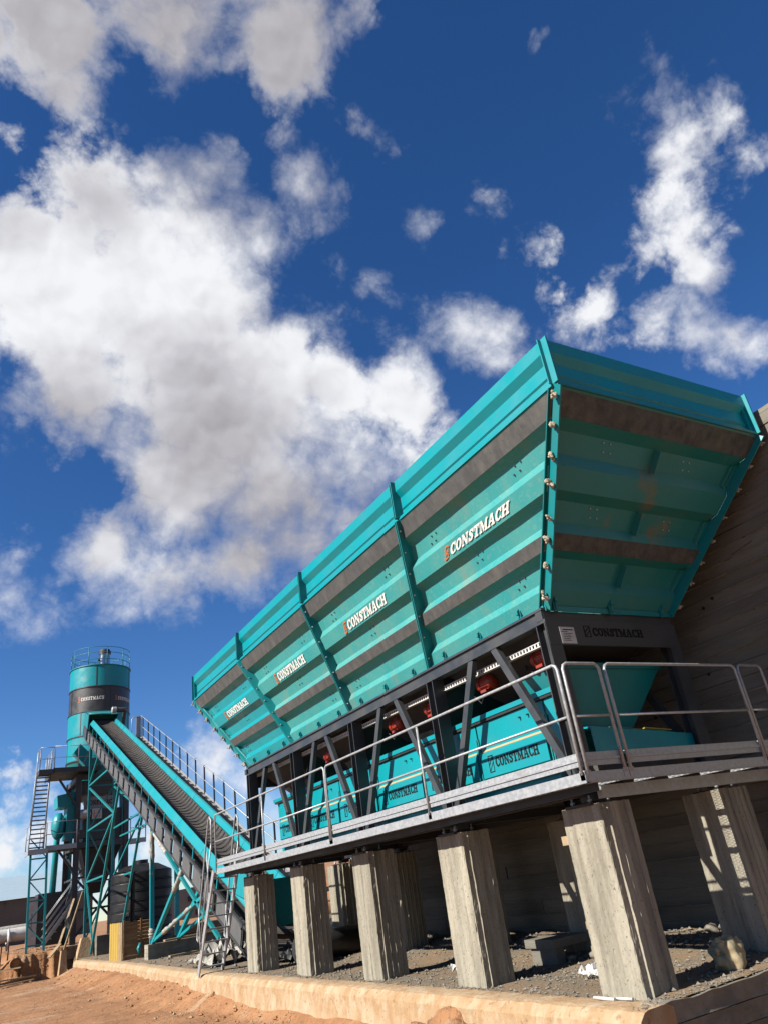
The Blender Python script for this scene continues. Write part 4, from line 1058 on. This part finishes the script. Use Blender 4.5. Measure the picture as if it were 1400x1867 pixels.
# head trestle: a post and a slanting leg on either side, laced together
for x in (1.5, 2.62):
    yp = 33.3; zt = cz(yp) - 1.0
    bar((x, yp, 0.12), (x, yp, zt), .11, 'post', TEALP, cv)
    a, b = V(x, 31.6, 0.15), V(x, 26.3, cz(26.3) - 1.0)
    bar(a, b, .09, 'leg', TEALP, cv)
    def onleg(z): return lerp(a, b, (z - a.z)/(b.z - a.z))
    zs = [0.3, 2.95, 5.1, 7.1]
    for z in zs[1:3]: bar((x, yp, z), onleg(z), .07, 'tie', TEALP, cv)
    bar((x, yp, 7.1), V(x, 27.6, cz(27.6) - 1.0) if False else (x, 28.2, cz(28.2) - 1.02), .07, 'tie', TEALP, cv)
    bar((x, yp, zs[1]), onleg(5.1), .07, 'lacing', TEALP, cv); bar((x, yp, 7.0), onleg(5.1), .07, 'lacing', TEALP, cv)
    bar((x, yp, zs[1]), onleg(0.5), .07, 'lacing', TEALP, cv); bar((x, yp, 7.2), (x, 31.0, cz(31.0) - 1.0), .07, 'lacing', TEALP, cv)
for z in (2.95, 5.1, 7.1): bar((1.5, 33.3, z), (2.62, 33.3, z), .06, 'tie', TEALP, cv)
bar((1.5, 33.3, 0.6), (2.62, 33.3, 2.95), .06, 'lacing', TEALP, cv); bar((2.62, 33.3, 2.95), (1.5, 33.3, 5.1), .06, 'lacing', TEALP, cv); bar((1.5, 33.3, 5.1), (2.62, 33.3, 7.1), .06, 'lacing', TEALP, cv)
# middle trestle on the cross wall, its bars still in torn wrapping
def wrap(p, q, t0, t1, r, seed):
    rg = random.Random(seed); p, q = V(*p), V(*q); pts = []; rr = []
    for k in range(15):
        pts.append(lerp(p, q, lerp(t0, t1, k/14)) + V(rg.uniform(-.012, .012), rg.uniform(-.012, .012), 0)); rr.append(r*rg.uniform(.85, 1.45))
    MB().tube(pts, rr, 7).build('torn_wrapping', WRAP, cv)
for x in (1.68, 2.5):
    bs = V(x, 21.9, 0.44)
    top = V(x, 21.9, cz(21.9) - 1.0); bar(bs, top, .13, 'post', TEAL, cv)
    l1 = V(x, 17.55, cz(17.55) - .98); bar(bs + V(0, -.12, 0), l1, .11, 'leg', TEAL, cv)
    l2 = V(x, 15.3, cz(15.3) - .98); bar(bs + V(0, -.18, .05), l2, .085, 'strut', TEAL, cv)
    b1, b2 = V(x, 21.7, 3.75), V(x, 14.9, 0.5); bar(b1, b2, .085, 'strut', TEALP, cv)
    if x < 2:
        wrap(bs, top, .5, 1.0, .072, 3); wrap(bs + V(0, -.12, 0), l1, .62, 1.0, .07, 4); wrap(bs + V(0, -.18, .05), l2, .2, .7, .055, 5); wrap(b1, b2, .02, .25, .055, 6); wrap(bs, top, .03, .1, .09, 9)
bar((1.42, 17.5, cz(17.5) - 1.02), (2.68, 17.5, cz(17.5) - 1.02), .09, 'tie', TEALP, cv)
for x in (2.6,):
    bar((x, 25.8, 0.1), (x, 25.8, cz(25.8) - 1.0), .10, 'post', TEALP, cv); bar((x, 25.8, 4.5), (x, 31.6, 4.6), .06, 'tie', TEALP, cv)

# ------------------------------------------------------------------ cement silo
SX, SY, SR = 3.10, 40.6, 1.69
silo = thing('cement_silo', (SX, SY, 0.4), 'tall round teal cement silo with a black lettered band and railed top', 'silo')
MB_RINGS = [(14.72, 13.45, TEAL), (13.45, 12.05, GREYB), (12.05, 10.7, TEAL), (10.7, 9.4, TEAL)]
BLKBAND = pmat('black_silo_band', (0.030, 0.029, 0.028), (0.038, 0.036, 0.034), 2, 0.45, dust=(0.06, 0.055, 0.05), damt=0.4)
for z1, z0, mt in MB_RINGS:
    MB().lathe((SX, SY, z0), [(SR, 0), (SR, z1-z0-.0)], 64).build('shell_ring', BLKBAND if mt is GREYB else mt, silo)
    MB().lathe((SX, SY, z0 - .03), [(SR+.002, 0), (SR+.035, .0), (SR+.035, .06), (SR+.002, .06)], 64).build('band_seam', BLKBAND, silo)
MB().lathe((SX, SY, 14.69), [(SR+.002, 0), (SR+.05, .0), (SR+.05, .05), (SR, .051), (0, .3)], 64).build('roof', TEALP, silo)
rg = random.Random(6)
for z1, z0, mt in MB_RINGS:
    for k in range(4):
        an = R(rg.uniform(0, 30) + k*90 + z0*37)
        d = V(math.cos(an), math.sin(an), 0)
        MB().slab(V(SX, SY, z0+.03) + d*(SR-.01), V(SX, SY, z1-.03) + d*(SR-.01), V(-d.y, d.x, 0)*.035, d*.025).build('vertical_seam', BLKBAND, silo)
MB().lathe((SX, SY, 6.2), [(.25, 0), (SR, 3.2)], 40).build('cone', TEALP, silo)
for k in range(4):
    an = R(45 + 90*k); p = V(SX + SR*.94*math.cos(an), SY + SR*.94*math.sin(an), 0)
    bar(p + V(0, 0, .3), p + V(0, 0, 9.6), .2, 'leg', TEALP, silo)
# wrapped lettering on the band: letters stand on the curved shell
def silo_text(a0, h, z, ang_w):
    tot = sum(GL[c][0] for c in 'CONSTMACH') + .25*8; x = 0; mb = MB(); k = 0
    for c in 'CONSTMACH':
        w, polys = GL[c]
        for p in polys:
            k += 1; am = a0 + ang_w*(x + w/2)/tot
            n = V(math.cos(am), math.sin(am), 0); ux = V(-n.y, n.x, 0); o = V(SX, SY, z) + n*(SR + .006)
            wid = ang_w*SR/tot
            mb.prism([o + ux*((a - w/2)*wid) + V(0, 0, b*h) for a, b in p], n*(.006 + .0004*(k % 5)))
        x += w + .25
    mb.build('lettering', WHITE, silo)
    am = a0 - .055; n = V(math.cos(am), math.sin(am), 0); ux = V(-n.y, n.x, 0)
    emblem(V(SX, SY, z - .04) + n*(SR + .008) - ux*.1, ux, (0, 0, 1), .15, h + .1, n, ORLOGO, silo)
silo_text(R(224), .20, 12.66, R(44)); silo_text(R(296), .20, 12.66, R(44))
for zz_ in (15.08, 15.48, 15.82):
    MB().tube([V(SX + (SR-.03)*math.cos(R(a)), SY + (SR-.03)*math.sin(R(a)), zz_) for a in range(0, 361, 9)], .017, 6, False).build('roof_railing', TEALP, silo)
for k in range(10):
    an = R(20 + 36*k); p = V(SX + (SR-.03)*math.cos(an), SY + (SR-.03)*math.sin(an), 14.72)
    MB().tube([p, p + V(0, 0, 1.11)], .022, 6).build('railing_post', TEALP, silo)
fl = MB().lathe((SX+.05, SY-.9, 14.76), [(.30, 0), (.30, .72), (.33, .74), (.33, .78)], 20).build('dust_filter', STAIN, silo)
MB().lathe((SX+.05, SY-.9, 15.54), [(0, 0), (.35, 0), (.35, .16), (.28, .28), (0, .30)], 20).build('filter_cap', BLACK, fl)
MB().lathe((SX-.34, SY-.95, 15.18), [(0, 0), (.07, 0), (.07, .1), (0, .1)], 12, 'X').build('inlet', STEEL, fl)

# ------------------------------------------------------------------ concrete mixing tower in front of it
tw = thing('mixing_tower', (1.8, 36.5, 0.45), 'dark steel mixing tower with platforms and outside stairs in front of the silo', 'tower')
TX0, TX1, TY0, TY1 = 1.42, 3.75, 36.0, 39.2
for x in (TX0, TX1):
    for y in (TY0, TY1): MB().hsec((x, y, .4), (x, y, 8.1), .24, .24, .02).build('column', STEEL, tw)
for z in (4.75, 7.95):
    for y in (TY0, TY1): MB().beam((TX0-.1, y, z), (TX1+.1, y, z), .16, .26).build('beam', STEEL, tw)
    for x in (TX0, TX1): MB().beam((x, TY0, z), (x, TY1, z), .16, .26).build('beam', STEEL, tw)
for z in (1.9, 3.3):
    MB().beam((TX0, TY0, z), (TX0, TY1, z), .09, .09).build('tie', STEEL, tw); MB().beam((TX0, TY0, z), (TX1, TY0, z), .09, .09).build('tie', STEEL, tw)
for a, b in (((TX0, TY0, .8), (TX0, TY1, 1.9)), ((TX0, TY1, 1.9), (TX0, TY0, 3.3)), ((TX0, TY0, 3.3), (TX0, TY1, 4.6)), ((TX0, TY0, .7), (TX1, TY0, 3.3)), ((TX1, TY0, .7), (TX0, TY0, 3.3)), ((TX0, TY0, 5.0), (TX0, TY1, 7.6)), ((TX0-.1, TY0-.1, 6.6), (TX0-.95, TY0-.1, 7.9)), ((TX0-.1, TY0-.1, 3.6), (TX0-.9, TY0-.1, 4.7))):
    bar(a, b, .1, 'brace', STEEL, tw)
mix = MB().box(1.75, 3.6, 36.3, 38.9, 4.95, 6.4).box(1.6, 3.65, 36.2, 39.0, 7.1, 7.8).build('mixer_body', STEEL, tw)
MB().add([V(1.7, 36.3, 4.6), V(3.6, 36.3, 4.6), V(3.6, 38.9, 4.6), V(1.7, 38.9, 4.6), V(2.3, 37.2, 2.6), V(2.9, 37.2, 2.6), V(2.9, 38, 2.6), V(2.3, 38, 2.6)], [(0,1,5,4), (1,2,6,5), (2,3,7,6), (3,0,4,7)]).build('discharge_funnel', STEEL, tw)
sg = MB().box(1.72, 3.35, 36.13, 36.16, 6.42, 6.98).build('sign_board', pmat('grey_sign', (0.24, 0.24, 0.24), (0.28, 0.28, 0.28), 2, 0.6), tw)
lettering('CONSTMACH', (1.85, 36.129, 6.58), (1, 0, 0), (0, 0, 1), .24, 1.4, (0, -1, 0), 'lettering', BLKPR, sg)
lg = MB().box(2.12, 2.58, 36.06, 36.1, 5.93, 6.40).build('emblem_board', WHITEP, tw)
emblem((2.2, 36.058, 5.98), (1, 0, 0), (0, 0, 1), .3, .36, (0, -1, 0), ORLOGO, lg, True)
MB().box(2.08, 2.62, 36.1, 36.14, 5.89, 6.44).build('emblem_frame', TEALP, tw)
MB().lathe((1.52, 35.95, 6.15), [(0, 0), (.2, 0), (.24, .05), (.24, .3), (.14, .34), (.14, .5), (0, .5)], 18, 'X').build('mixer_motor', GALV, tw)
MB().box(1.5, 1.95, 35.85, 36.2, 5.05, 5.45).lathe((1.45, 36.0, 5.25), [(0, 0), (.14, 0), (.16, .3), (0, .3)], 14, 'X').build('hydraulic_unit', STEEL, tw)
# teal skip and hood on the stair side
MB().prism([(.45, 36.1, 7.15), (1.3, 36.1, 7.3), (1.3, 36.1, 6.9), (.95, 36.1, 6.6), (.5, 36.1, 6.6)], (0, 1.2, 0)).build('skip_hood', TEAL, tw)
MB().prism([(.95, 36.1, 6.6), (1.3, 36.1, 6.9), (1.3, 36.1, 5.1), (.9, 36.1, 5.1)], (0, 1.1, 0)).build('skip_chute', TEALP, tw)
MB().ico((.62, 36.5, 5.75), .55, 3, 0, 1, (.62, .8, 1.15)).build('cement_scale', TEAL, tw)
MB().prism([(1.1, 35.9, 9.15), (1.75, 35.9, 8.4), (1.9, 35.9, 8.55), (1.9, 35.9, 9.1), (1.4, 35.9, 9.6)], (0, .5, 0)).build('hood', TEAL, tw)
MB().tube([V(.75, 38.6, 2.2), V(.85, 38.6, 5), V(.9, 38.4, 6.6)], .15, 12).build('cement_pipe', TEAL, tw)
for a, b in (((1.55, 35.6, 8.55), (2.1, 35.5, 9.9)), ((1.9, 35.6, 9.4), (2.0, 35.6, 10.0))): bar(a, b, .06, 'pipe', STEEL, tw)
# decks, rails, stairs
def deck(x0, x1, y0, y1, z, sides):
    MB().box(x0, x1, y0, y1, z-.08, z).build('deck', BLACK, tw)
    MB().box(x0-.02, x1+.02, y0-.025, y0, z-.16, z+.06).box(x0-.025, x0, y0, y1, z-.16, z+.06).build('deck_edge', GALV if z < 5 else STEEL, tw)
    for s in sides:
        p, q = {'y0': (V(x0, y0, z), V(x1, y0, z)), 'y1': (V(x0, y1, z), V(x1, y1, z)), 'x0': (V(x0, y0, z), V(x0, y1, z)), 'x1': (V(x1, y0, z), V(x1, y1, z))}[s]
        for h in (.55, 1.1): MB().tube([p + V(0, 0, h), q + V(0, 0, h)], .018, 6).build('railing', GALV, tw)
        n = max(1, round((q-p).length/1.2))
        for k in range(n+1): MB().tube([lerp(p, q, k/n), lerp(p, q, k/n) + V(0, 0, 1.1)], .022, 6).build('railing_post', GALV, tw)
deck(-.05, 1.3, 35.2, 37.6, 4.75, ('y0', 'x0'))
deck(.1, 2.3, 35.0, 38.2, 8.25, ('y0', 'x0'))
deck(-.55, .1, 35.0, 36.2, 8.2, ('y0', 'x0'))
deck(3.9, 4.65, 35.6, 37.2, 4.72, ('y0', 'x1'))
deck(-.85, -.05, 34.6, 35.9, 4.6, ('x0',))
s0, s1 = V(0, 35.4, 8.15), V(0, 35.0, 4.6)
for x0, x1 in ((-.55, -.85), (0.05, -.20)):
    MB().slab(V(x0, 36.0, 8.15), V(x1, 34.8, 4.65), (.03, 0, 0), (0, .2, 0)).build('stair_stringer', STEEL, tw)
    MB().tube([V(x0, 35.9, 9.25), V(x1, 34.7, 5.7)], .02, 6).tube([V(x0, 35.9, 8.7), V(x1, 34.7, 5.15)], .016, 6).build('stair_rail', GALV, tw)
for k in range(17):
    f = (k+.5)/17; xa, xb = lerp(-.53, -.83, f), lerp(.06, -.18, f); y, z = lerp(36.0, 34.8, f), lerp(8.15, 4.65, f)
    MB().box(xa, xb, y, y+.2, z-.02, z+.02).build('stair_tread', STEEL, tw)
# laced stair support
for x in (-.72, -.02):
    MB().beam((x, 34.2, .5), (x, 34.9, 4.5), .09, .09, (0, 1, 0)).build('stair_leg', TEALP, tw)
for k in range(5):
    z = .75 + k*.88; y = 34.2 + .7*(z-.5)/4
    bar((-.72, y, z), (-.02, y, z), .06, 'tie', TEALP, tw)
    bar((-.72 if k % 2 else -.02, y, z), (-.02 if k % 2 else -.72, y+.15, z+.84), .05, 'lacing', TEALP, tw)
# lower flight of stairs up to the mixer from behind
for dx in (0, .55):
    MB().slab(V(.25, 37.0+dx, .5), V(1.9, 37.0+dx, 2.6), (0, .04, 0), (0, 0, .2)).build('stair_stringer', GALV, tw)
    for h in (.45, .8, 1.1): MB().tube([V(.25, 37.0+dx, .5+h), V(1.9, 37.0+dx, 2.6+h)], .022, 6).build('stair_rail', GALV, tw)
for k in range(9):
    f = k/8; MB().box(lerp(.25, 1.9, f), lerp(.25, 1.9, f)+.2, 37.04, 37.55, lerp(.6, 2.7, f), lerp(.6, 2.7, f)+.03).build('stair_tread', GALV, tw)
dr = MB().box(-.35, .1, 38.2, 38.3, .65, 2.75).build('cabin_door', WHITEP, tw)
MB().box(-.15, -.13, 38.19, 38.2, 1.4, 2.1).build('door_slot', BLACK, dr)
MB().box(.1, 1.3, 38.3, 39.5, .6, 2.9).build('control_cabin', STEEL, tw)

# ------------------------------------------------------------------ yard things round the conveyor foot
def tank(x, y, r, h, z0, label):
    prof = []; n = 8
    for k in range(n):
        a, b = k*h/n, (k+1)*h/n
        prof += [(r-.02, a), (r, a+.05), (r, b-.05)]
    prof += [(r-.02, h), (r*.55, h+.30), (.28, h+.36), (.28, h+.50), (0, h+.52)]
    t_ = thing('water_tank', (x, y, z0), label, 'tank', 'black water tanks by the conveyor')
    MB().lathe((x, y, z0), prof[:-4], 48).build('shell', PLASTB, t_)
    MB().lathe((x, y, z0), prof[-5:-3] + prof[-4:], 48).build('lid', PLASTB, t_)
    for k in range(n-1):
        MB().lathe((x, y, z0 + (k+1)*h/n - .025), [(r-.01, 0), (r+.02, .012), (r+.02, .038), (r-.01, .05)], 48).build('hoop_rib', PLASTB, t_)
    MB().tube([(x-.55*r, y-.87*r, z0+.3), (x-.55*r, y-.87*r, z0+h+.2)], .045, 8).build('overflow_pipe', PLASTB, t_)
tank(3.55, 31.6, 1.30, 3.0, 0.0, 'big black ribbed plastic water tank behind the timber formwork')
tank(4.35, 35.6, 1.45, 3.1, 0.0, 'second black ribbed water tank, mostly hidden behind the nearer one')

# timber formwork box with a yellow-painted end
fw = thing('timber_formwork', (1.45, 24.3, 0), 'brown plank formwork box with yellow painted end standing under the conveyor', 'formwork')
for k in range(10): MB().box(1.22, 2.2, 24.0 + .004*(k % 2), 24.03, .02 + k*.112, .125 + k*.112).build('plank', WOOD, fw)
for k in range(10): MB().box(2.17, 2.2, 24.04, 26.1, .02 + k*.112, .125 + k*.112).build('plank', WOOD, fw)
for k in range(16): MB().box(1.18 - .006*(k % 3), 1.205, 24.04 + k*.13, 24.155 + k*.13, .0, 1.17 - .02*(k % 2)).build('yellow_board' if k > 3 else 'plank', WOODY if k > 3 else WOODP, fw)
for x in (1.21, 1.78, 2.12): MB().box(x, x + .07, 23.95, 23.998, .0, 1.22).build('batten', WOOD, fw)
MB().tube([(1.75, 23.8, .45), (1.68, 23.75, .3), (1.74, 23.8, .12)], [.05, .07, .05], 6).build('rag', TEALP, fw)

# low cross wall that carries the middle trestle
cw = thing('cross_wall', (3.2, 22.0, 0), 'low board-marked concrete cross wall carrying the conveyor legs', 'wall')
MB().box(1.52, 4.8, 21.66, 22.14, -.2, .40).build('core', WALLC, cw)
for k in range(5):
    MB().box(1.525, 4.79, 21.64 + .004*(k % 2), 21.66, -.12 + k*.105, -.02 + k*.105).build('board_mark', WALLC, cw)
    MB().box(1.50 + .003*(k % 2), 1.52, 21.645, 22.13, -.12 + k*.105, -.02 + k*.105).build('board_mark', CONC, cw)  # sunward end gets paler concrete, its sunlight put into the colour
MB().box(1.5, 4.79, 21.65, 22.13, .4005, .425).build('cap', CONC, cw)  # top paler as well, sunlight put into its colour

# pale planks and lengths of timber
def plank(p, q, w, h, mat, label, name='plank', cat='plank'):
    o = MB().beam(p, q, w, h).build(name, mat); tag(o, label, cat)
    return o
plank((1.9, 20.6, .05), (4.2, 20.9, .07), .16, .05, WOODP, 'pale plank lying in front of the low cross wall')
plank((2.0, 21.6, .47), (4.3, 21.75, .5), .2, .05, WOODP, 'weathered plank lying along the top of the low cross wall')
plank((2.3, 21.9, .53), (4.5, 21.9, .58), .12, .06, RUST, 'rusty bar lying on the cross wall beside the plank', 'steel_bar', 'bar')
plank((3.35, 21.8, .43), (3.75, 21.8, .46), .16, .26, WOODP, 'short timber block standing on the cross wall', 'timber_block', 'block')
plank((.75, 33.9, .35), (1.35, 33.2, 2.6), .09, .04, WOODP, 'grey plank leaning against the head trestle')
plank((.35, 33.6, .1), (1.3, 35.2, 2.4), .09, .05, WOODP, 'long pale plank leaning across the mixing tower foot')
plank((-.4, 33.2, -.35), (-2.2, 32.6, -.3), .18, .05, WOODP, 'plank lying on the dirt below the tower bank')
plank((-1.0, 33.0, .05), (-2.4, 33.5, .0), .14, .05, WOODP, 'broken plank on the debris heap at the left edge')
plank((-.6, 31.9, -.42), (-1.9, 31.7, -.45), .16, .04, WOODP, 'lowest plank of the debris heap on the open dirt')
plank((-1.3, 33.9, .2), (-2.9, 34.2, .3), .12, .05, WOODP, 'plank end sticking out at the top of the debris heap')
plank((.05, 33.0, .22), (.55, 33.6, .65), .16, .05, WOODP, 'short plank on the edge of the bank under the stairs')
for k, (x, y) in enumerate(((-1.75, 33.8), (-1.45, 34.1), (-2.1, 34.4))):
    plank((x, y, -.1), (x + .03, y, .95 + .1*k), .05, .05, RUST, ['rusty peg nearest the bank in the debris heap', 'middle rusty peg standing in the debris heap', 'rusty peg farthest left in the debris heap'][k], 'steel_peg', 'peg')
dm = thing('buried_drum', (-1.2, 33.4, .2), 'rusty orange drum end half buried in the debris', 'drum')
MB().lathe((-1.2, 33.2, .2), [(.0, .06), (.17, .06), (.2, .0), (.2, .7), (0, .7)], 18, 'Y').build('shell', pmat('drum_paint', (0.45, 0.19, 0.04), (0.3, 0.12, 0.04), 6, .7), dm)
MB().lathe((-1.2, 33.19, .2), [(.19, 0), (.215, 0), (.215, .03), (.19, .03)], 18, 'Y').build('rim', RUST, dm)

# concrete stub and pit at the end of the terrace
cs = thing('concrete_stub', (.95, 31.9, -.5), 'short upright concrete stub at the left end of the kerb', 'block')
mb = MB(); rg = random.Random(4)
for k in range(1):
    vs = [(.34, 32.1, -.7), (.70, 32.1, -.7), (.72, 32.5, -.7), (.33, 32.5, -.7), (.42, 32.14, .42), (.62, 32.15, .45), (.62, 32.45, .43), (.42, 32.45, .40)]
    mb.add(vs, [(0,3,2,1), (4,5,6,7), (0,1,5,4), (1,2,6,5), (2,3,7,6), (3,0,4,7)])
mb.build('shaft', KERBC, cs); MB().box(.1, 1.4, 34.3, 34.7, .0, .5).build('footing', KERBC, cs)
ft = thing('trestle_footing', (1.5, 33.3, 0), 'tapered concrete footing under the conveyor head post', 'footing')
MB().add([V(1.1, 32.9, -.3), V(1.95, 32.9, -.3), V(1.95, 33.7, -.3), V(1.1, 33.7, -.3), V(1.36, 33.1, .75), V(1.66, 33.1, .75), V(1.66, 33.5, .75), V(1.36, 33.5, .75)], [(4,5,6,7), (0,1,5,4), (1,2,6,5), (2,3,7,6), (3,0,4,7)]).build('plinth', KERBC, ft)
MB().box(1.9, 3.6, 32.6, 33.4, -.2, .75).build('low_block', WALLC, ft)

# large pipes in white film beyond the bank
for k in range(2):
    t_ = thing('wrapped_pipe', (-2, 46 + k*1.5, .9), ['white film-wrapped pipe lying beyond the bank at the left edge', 'rear white-wrapped pipe half hidden behind the front one'][k], 'pipe', 'white wrapped pipes')
    pts = [V(-9 + .5*j, 46 + k*1.2 + .3*j*0, 1.28 + k*.15) for j in range(21)]
    MB().tube(pts, [.34*(1 + .07*noise.noise(V(j*.9, k*5, 0))) for j in range(21)], 16).build('film', WRAP if k else WHITEP, t_)
    for j in range(6):
        x = -4.2 + j*.75
        MB().tube([V(x, 45.66 + k*1.2, 1.6), V(x + .05, 45.62 + k*1.2, 1.1), V(x - .05, 45.7, .5)], [.05, .1, .03], 6).build('loose_film', WHITEP, t_)

# far warehouse on the left and rendered block behind the tank
wh = thing('warehouse', (-6, 76, -.5), 'long dark warehouse wall with pale blue roof behind the mixing tower', 'building')
MB().box(-30, 8.5, 72, 92, -.6, 3.95).build('wall', WARE, wh)
MB().add([V(-30.5, 71.6, 3.95), V(9, 71.6, 3.95), V(9, 82, 6.3), V(-30.5, 82, 6.3), V(9, 92.4, 3.9), V(-30.5, 92.4, 3.9)], [(0,1,2,3), (3,2,4,5), (1,4,2), (0,3,5)]).build('roof', WARER, wh)
for k in range(8): MB().box(-28 + k*4.6, -27.9 + k*4.6, 71.97, 72, -.5, 3.9).build('wall_joint', BLDG, wh)
for k in range(20): MB().box(-29 + k*1.9, -28.94 + k*1.9, 71.95, 72.0, 3.6, 3.9).build('gutter_bracket', STEEL, wh)
bd = thing('rendered_block', (17, 62, -.5), 'low grey-brown rendered building seen behind the tank and ladder', 'building')
bw = MB().prism([(11.5, 60, -.6), (24, 60, -.6), (24, 60, 3.35), (11.5, 60, 2.55)], (0, 8, 0)).build('wall', BLDG, bd)
for k, (x, z) in enumerate(((13.6, 1.9), (15.0, 1.7), (16.2, 2.0), (14.2, .9))):
    w_ = MB().box(x, x+.42, 59.95, 60, z-.18, z+.18).build('window', BLACK, bd); MB().box(x-.05, x+.47, 59.93, 59.95, z-.24, z-.18).build('sill', WALLC, w_)
MB().lathe((15.0, 61, 2.9), [(0, 0), (.3, 0), (.34, .3), (.34, .62), (.2, .7), (0, .7)], 14).build('roof_tank', BLACK, bd)
hl = MB(); pts = []
for i in range(41):
    for j in range(9):
        x = lerp(18, 120, i/40); y = lerp(40, 130, j/8) + x*.1
        z = -.6 + 6.5*sstep(0, 4, j)*(0.7 + .3*noise.noise(V(x*.06, j*.5, 2)))*sstep(8.5, 5, j)*sstep(0, 4, i)
        pts.append((x, y, z))
hl.add(pts, [(i*9+j, (i+1)*9+j, (i+1)*9+j+1, i*9+j+1) for i in range(40) for j in range(8)], 0, True)
tag(hl.build('hill', DIRT), kind='structure')

# ------------------------------------------------------------------ small things between the pillars
def lumpy(mb, c, sx, sy, sz, seed, amp=.22, fr=1.7):
    bm = bmesh.new(); bmesh.ops.create_icosphere(bm, subdivisions=4, radius=1.0); vs = []
    for v in bm.verts:
        p = v.co; k = 1 + amp*noise.noise(p*fr + V(seed, 0, 0)) + .10*abs(noise.noise(p*4.5 + V(0, seed, 0))) - .06*abs(noise.noise(V(p.x*9, p.y*2, p.z*3 + seed)))
        vs.append(V(c[0] + p.x*sx*k, c[1] + p.y*sy*k, max(c[2] + p.z*sz*k, c[2] - sz*.72)))
    fs = [[v.index for v in f.verts] for f in bm.faces]; bm.free(); return mb.add(vs, fs, 0, True)
sk = thing('cement_sack', (2.15, .02, .02), 'crumpled woven sack with green stripes lying on the terrace edge', 'sack')
sb = MB(); lumpy(sb, (2.22, .08, .13), .19, .15, .17, 3, .3, 1.9); lumpy(sb, (2.10, .06, .22), .07, .06, .08, 6, .5, 2.2); lumpy(sb, (2.33, .06, .20), .08, .07, .08, 9, .5, 2.2)
bag = sb.build('bag', SACKM, sk)
for k, (p, q, r) in enumerate((((.72, .52, .02), (.70, .22, .02), .016), ((.74, .24, .02), (.76, .05, .02), .013))):
    o = MB().tube([p, q], r, 10).build('plastic_pipe', WHITEP)
    tag(o, ['white plastic pipe offcut lying at the foot of the nearest pillar', 'shorter thin white pipe offcut beside the longer one'][k], 'pipe', 'white pipe offcuts')
def film(name, c, s, label, seed, mat=None, cat='plastic sheet'):
    mb = MB(); n = 16; rg = random.Random(seed)
    vs = [(c[0] + s[0]*(i/n-.5)*(1 + .2*noise.noise(V(i*.4, j*.4, seed))), c[1] + s[1]*(j/n-.5), c[2] + s[2]*(.5 + .9*noise.noise(V(i*.55, j*.5, seed)) + .35*noise.noise(V(i*1.3, j*1.2, seed+4)))*(1 - abs(i/n-.5)*1.2)) for i in range(n+1) for j in range(n+1)]
    mb.add(vs, [(i*(n+1)+j, (i+1)*(n+1)+j, (i+1)*(n+1)+j+1, i*(n+1)+j+1) for i in range(n) for j in range(n)], 0, False)
    return tag(mb.build(name, mat or WHITEP), label, cat)
film('plastic_sheet', (1.75, 1.35, .03), (.55, .5, .16), 'crumpled clear film on the gravel behind the nearest pillar', 2, FILM)
film('plastic_sheet', (1.8, 4.0, .03), (.6, .5, .2), 'white plastic scrap behind the second pillar', 5)
film('plastic_sheet', (1.6, 14.2, .04), (1.6, 1.6, .5), 'heap of pale torn wrapping on the ground beside the ladder', 9, WRAP)
film('plastic_sheet', (2.2, 11.2, .04), (.9, .9, .3), 'black plastic scrap behind the fourth pillar', 12, BLACK)
for k, (y, z, L) in enumerate(((.60, 1.36, .20), (.60, .56, .12), (.60, .36, .12))):
    o = MB().box(1.0, 1.0 + .07, y, y + L, z, z + .09 - .02*k).build('timber_block', WOODP)
    tag(o, ['thick timber offcut jutting from the nearest pillar, near its top', 'upper of the two small timber offcuts low on the nearest pillar', 'lowest small timber offcut on the nearest pillar'][k], 'block')
bn = thing('concrete_block', (2.4, 3.0, 0), 'grey concrete block on the gravel behind the two nearest pillars', 'block')
MB().box(2.2, 3.05, 2.75, 3.35, .20, .30).box(2.25, 2.4, 2.8, 3.3, .0, .20).box(2.85, 3.0, 2.8, 3.3, .0, .20).build('slab', WALLC, bn)
o = MB().tube([V(1.5, 9.4, .28), V(2.2, 9.6, .3), V(2.8, 9.5, .3)], .26, 16).build('steel_drum', BLACK); tag(o, 'dark drum lying behind the far pillars', 'drum')
MB().box(2.0, 2.9, 10.7, 10.9, .1, 1.7).build('dummy', TEALP) if False else None
rk = random.Random(9)
for k in range(14):
    x, y = rk.uniform(2.2, 3.7), rk.uniform(.6, 9.5)
    o = MB().ico((x, y, terr_z(x, y) + .04), rk.uniform(.05, .11), 2, .7, 1.6, (1.2, 1, .7), k).build('rubble_stone', STONE)
    tag(o, 'broken stone lump among the rubble at the foot of the wall', 'stone', 'rubble lumps by the wall')
md = MB(); lumpy(md, (.33, 2.5, -.56), .42, .6, .38, 8, .55, 2.6)
tag(md.build('dirt_mound', DIRT), 'small mound of orange dirt against the kerb at the bottom edge', 'dirt')
